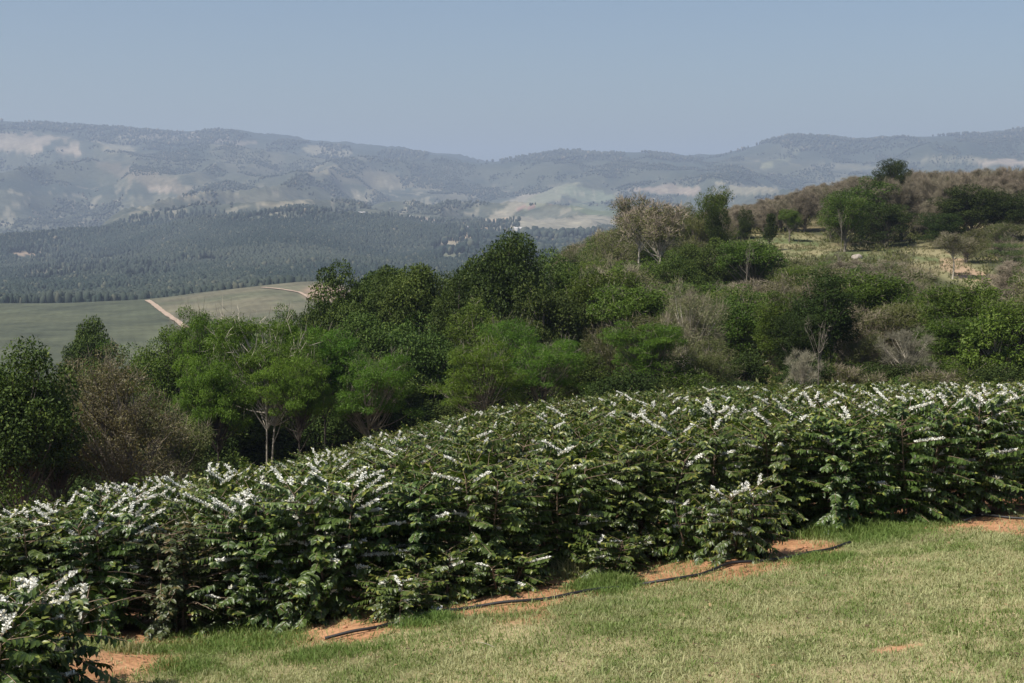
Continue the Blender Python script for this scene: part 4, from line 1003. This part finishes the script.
def tuft(px, py, rad, hh, n, dryness, label, seed):
    rg = np.random.default_rng(seed); x0, y0, z0 = ground_hit(px, py)
    r = rad * np.sqrt(rg.uniform(size=n)); a = rg.uniform(0, 6.28, n); x = r * np.cos(a); y = r * np.sin(a) * .6
    z = H(x + x0, y + y0) - z0; h = hh * rg.uniform(.45, 1.1, n) * (1.15 - .6 * (r / rad) ** 2)
    V, Fc, c = blades(x, y, z, h, rg.uniform(.007, .013, n), rg.uniform(.1, .8, n), np.c_[np.clip(dryness + rg.uniform(-.25, .25, n), 0, 1), (rg.uniform(size=n) > dryness) * .8], rg)
    o = bpy.data.objects.new('grass_tuft', mesh('grass_tuft', V, Fc, M_GRASS, c)); o.location = (x0, y0, z0); C.objects.link(o); tag(o, label, 'grass tuft')
tuft(516, 578, .42, .24, 800, .1, 'green grass tuft between the hedge and the widest bare soil', 1)
tuft(574, 576, .40, .34, 500, .9, 'dry straw coloured grass tuft in front of the hedge', 2)
tuft(608, 586, .52, .24, 1200, .15, 'wide leafy green grass tuft east of the straw tuft', 3)
tuft(846, 534, .9, .28, 1500, .1, 'lush grass tuft in front of the tall weeds', 4)
tuft(900, 522, .9, .22, 1200, .15, 'lush grass tuft west of the shaded soil', 5)
tuft(238, 634, 1.0, .17, 1400, .15, 'green grass fringe under the blossom rods', 7)
tuft(172, 648, .5, .13, 500, .5, 'grass fringe beneath the thin brown bush', 8)
tuft(802, 528, .75, .42, 900, .25, 'tall grey green weeds at the hedge foot', 9)
tuft(425, 622, .5, .16, 600, .1, 'grass growing over the black pipe', 10)
tuft(842, 512, .6, .30, 600, .6, 'dry weeds at the gap in the hedge', 11)
tuft(130, 652, .35, .2, 350, .85, 'pale dry stalks at the edge of the corner soil', 12)

# dead leaves and crumbs strewn on the soil and lawn: nobody could count them
M_LIT = leaf_mat('dead_leaf', (.10, .055, .03), (.30, .20, .11), (.05, .035, .025), trans=.05, rough=.8, spec=.15, var=0)
rg = np.random.default_rng(88); n = 23000
d = rg.uniform(12, 25, n); x = rg.uniform(-.58, .58, n) * d; sm_ = soilmask(x, d)
k = (d < front_d(x, d) + 1.2) & (rg.uniform(size=n) < .05 + .75 * sm_ * sst(.35, .6, fbm(x * 2, d * 2, 44, 2))); x, d = x[k], d[k]; n = len(x); z = H(x, d)
P = np.stack([x, d, z + .006 + .03 * (soilmask(x, d) < .3)], 1); nm = rdir(rg, n) * .45 + [0, 0, 1]
V, Q, c = leaf_quads(P, rdir(rg, n) * [1, 1, .2], nm, rg.uniform(.02, .09, n), rg.uniform(.015, .04, n), np.c_[rg.uniform(0, 1, n), (rg.random(n) < .3) * .8])
o = bpy.data.objects.new('leaf_litter', mesh('leaf_litter', V, Q, M_LIT, c)); C.objects.link(o); tag(o, 'brown dead leaves and crumbs strewn over the bare soil', 'leaf litter', kind='stuff')

# ---------------------------------------------------------------- small things
m, N, L = new_mat('black_polythene'); b = N.new('ShaderNodeBsdfPrincipled'); b.inputs['Base Color'].default_value = (.012, .012, .013, 1); b.inputs['Roughness'].default_value = .45
nz = N.new('ShaderNodeTexNoise'); nz.inputs['Scale'].default_value = 12; mr = N.new('ShaderNodeMapRange'); mr.inputs[3].default_value = .3; mr.inputs[4].default_value = .7
L.new(nz.outputs[0], mr.inputs[0]); L.new(mr.outputs[0], b.inputs['Roughness']); o = N.new('ShaderNodeOutputMaterial'); L.new(b.outputs[0], o.inputs[0]); M_PIPE = m
def pipe(pts, r, label, name='irrigation_pipe'):
    P = np.array([ground_hit(a, b) for a, b in pts]); t = np.linspace(0, len(P) - 1, len(P) * 6)
    Q_ = np.stack([np.interp(t, np.arange(len(P)), P[:, j]) for j in range(3)], 1); Q_[:, 2] = H(Q_[:, 0], Q_[:, 1]) + r + .012 + .012 * np.sin(t * 3)
    V, Q = tube(Q_, np.full(len(Q_), r), 8); o = bpy.data.objects.new(name, mesh(name, V, Q, M_PIPE, None, True)); C.objects.link(o); tag(o, label, 'pipe')
pipe([(325, 641), (372, 631), (410, 620), (437, 614), (480, 608), (520, 604), (560, 598), (600, 592), (640, 586), (668, 583), (700, 576), (730, 566), (765, 562), (800, 558), (828, 551), (850, 545)], .022, 'long black drip pipe running over the soil along the front of the coffee')
pipe([(925, 522), (950, 518), (975, 517), (1000, 519), (1030, 520)], .022, 'black drip pipe on the shaded soil near the east edge')
M_SCRAP = noise_mat('white_plastic', (.7, .7, .68), (.82, .82, .8), 30, rough=.5, bump=.1)
x, y, z = ground_hit(437, 613); rg = np.random.default_rng(4)
g = np.stack(np.meshgrid(np.linspace(-1, 1, 7), np.linspace(-1, 1, 7)), -1).reshape(-1, 2)
V = np.c_[g[:, 0] * .07, g[:, 1] * .05, .03 + rg.uniform(0, .05, 49)]; i = (np.arange(6)[:, None] * 7 + np.arange(6)[None]).reshape(-1)
o = bpy.data.objects.new('plastic_scrap', mesh('plastic_scrap', V, np.stack([i, i + 1, i + 8, i + 7], -1), M_SCRAP)); o.location = (x, y - .03, z + .02); C.objects.link(o)
tag(o, 'crumpled white plastic scrap lying by the black pipe', 'litter')
def stick(p0, p1, r, label, lift=.01):
    a = np.array(ground_hit(*p0)); b = np.array(ground_hit(*p1)); a[2] += lift; b[2] += lift; mid = (a + b) / 2 + [0, 0, .03]
    V, Q = tube(bez(a, mid, b, 7) , np.linspace(r, r * .4, 7), 5); o = bpy.data.objects.new('fallen_twig', mesh('fallen_twig', V, Q, M_BARKP, None, True)); C.objects.link(o); tag(o, label, 'twig')
stick((962, 522), (990, 513), .012, 'pale dead twig leaning on the shaded soil')
stick((494, 648), (476, 643), .005, 'thin pale straw stalk lying on the lawn')
# small stones on the bare soil
M_CLOD = noise_mat('soil_clod', (.30, .14, .07), (.45, .24, .13), 12, bump=.4)
for q, (px, py, s, lab) in enumerate([(530, 602, .05, 'dark soil clod on the widest bare soil'), (706, 574, .035, 'small clod on the soil before the rounded bush'), (805, 548, .04, 'small clod on the soil east of the rounded bush'), (345, 628, .04, 'small clod on the soil below the blossom rods')]):
    x, y, z = ground_hit(px, py); rg = np.random.default_rng(q)
    nu, nv = 8, 6; V = np.array([(math.sin(math.pi * (j + .01) / (nv - .98)) * math.cos(2 * math.pi * i / nu), math.sin(math.pi * (j + .01) / (nv - .98)) * math.sin(2 * math.pi * i / nu), math.cos(math.pi * (j + .01) / (nv - .98))) for j in range(nv) for i in range(nu)])
    V = V * rg.uniform(.75, 1.2, (len(V), 1)) * [s, s * .8, s * .6]; i = np.arange(nv - 1)[:, None] * nu + np.arange(nu)[None]; j = np.arange(nv - 1)[:, None] * nu + (np.arange(nu)[None] + 1) % nu
    o = bpy.data.objects.new('soil_clod', mesh('soil_clod', V, np.stack([i, i + nu, j + nu, j], -1).reshape(-1, 4), M_CLOD, None, True)); o.location = (x, y, z + s * .3); C.objects.link(o); tag(o, lab, 'clod')
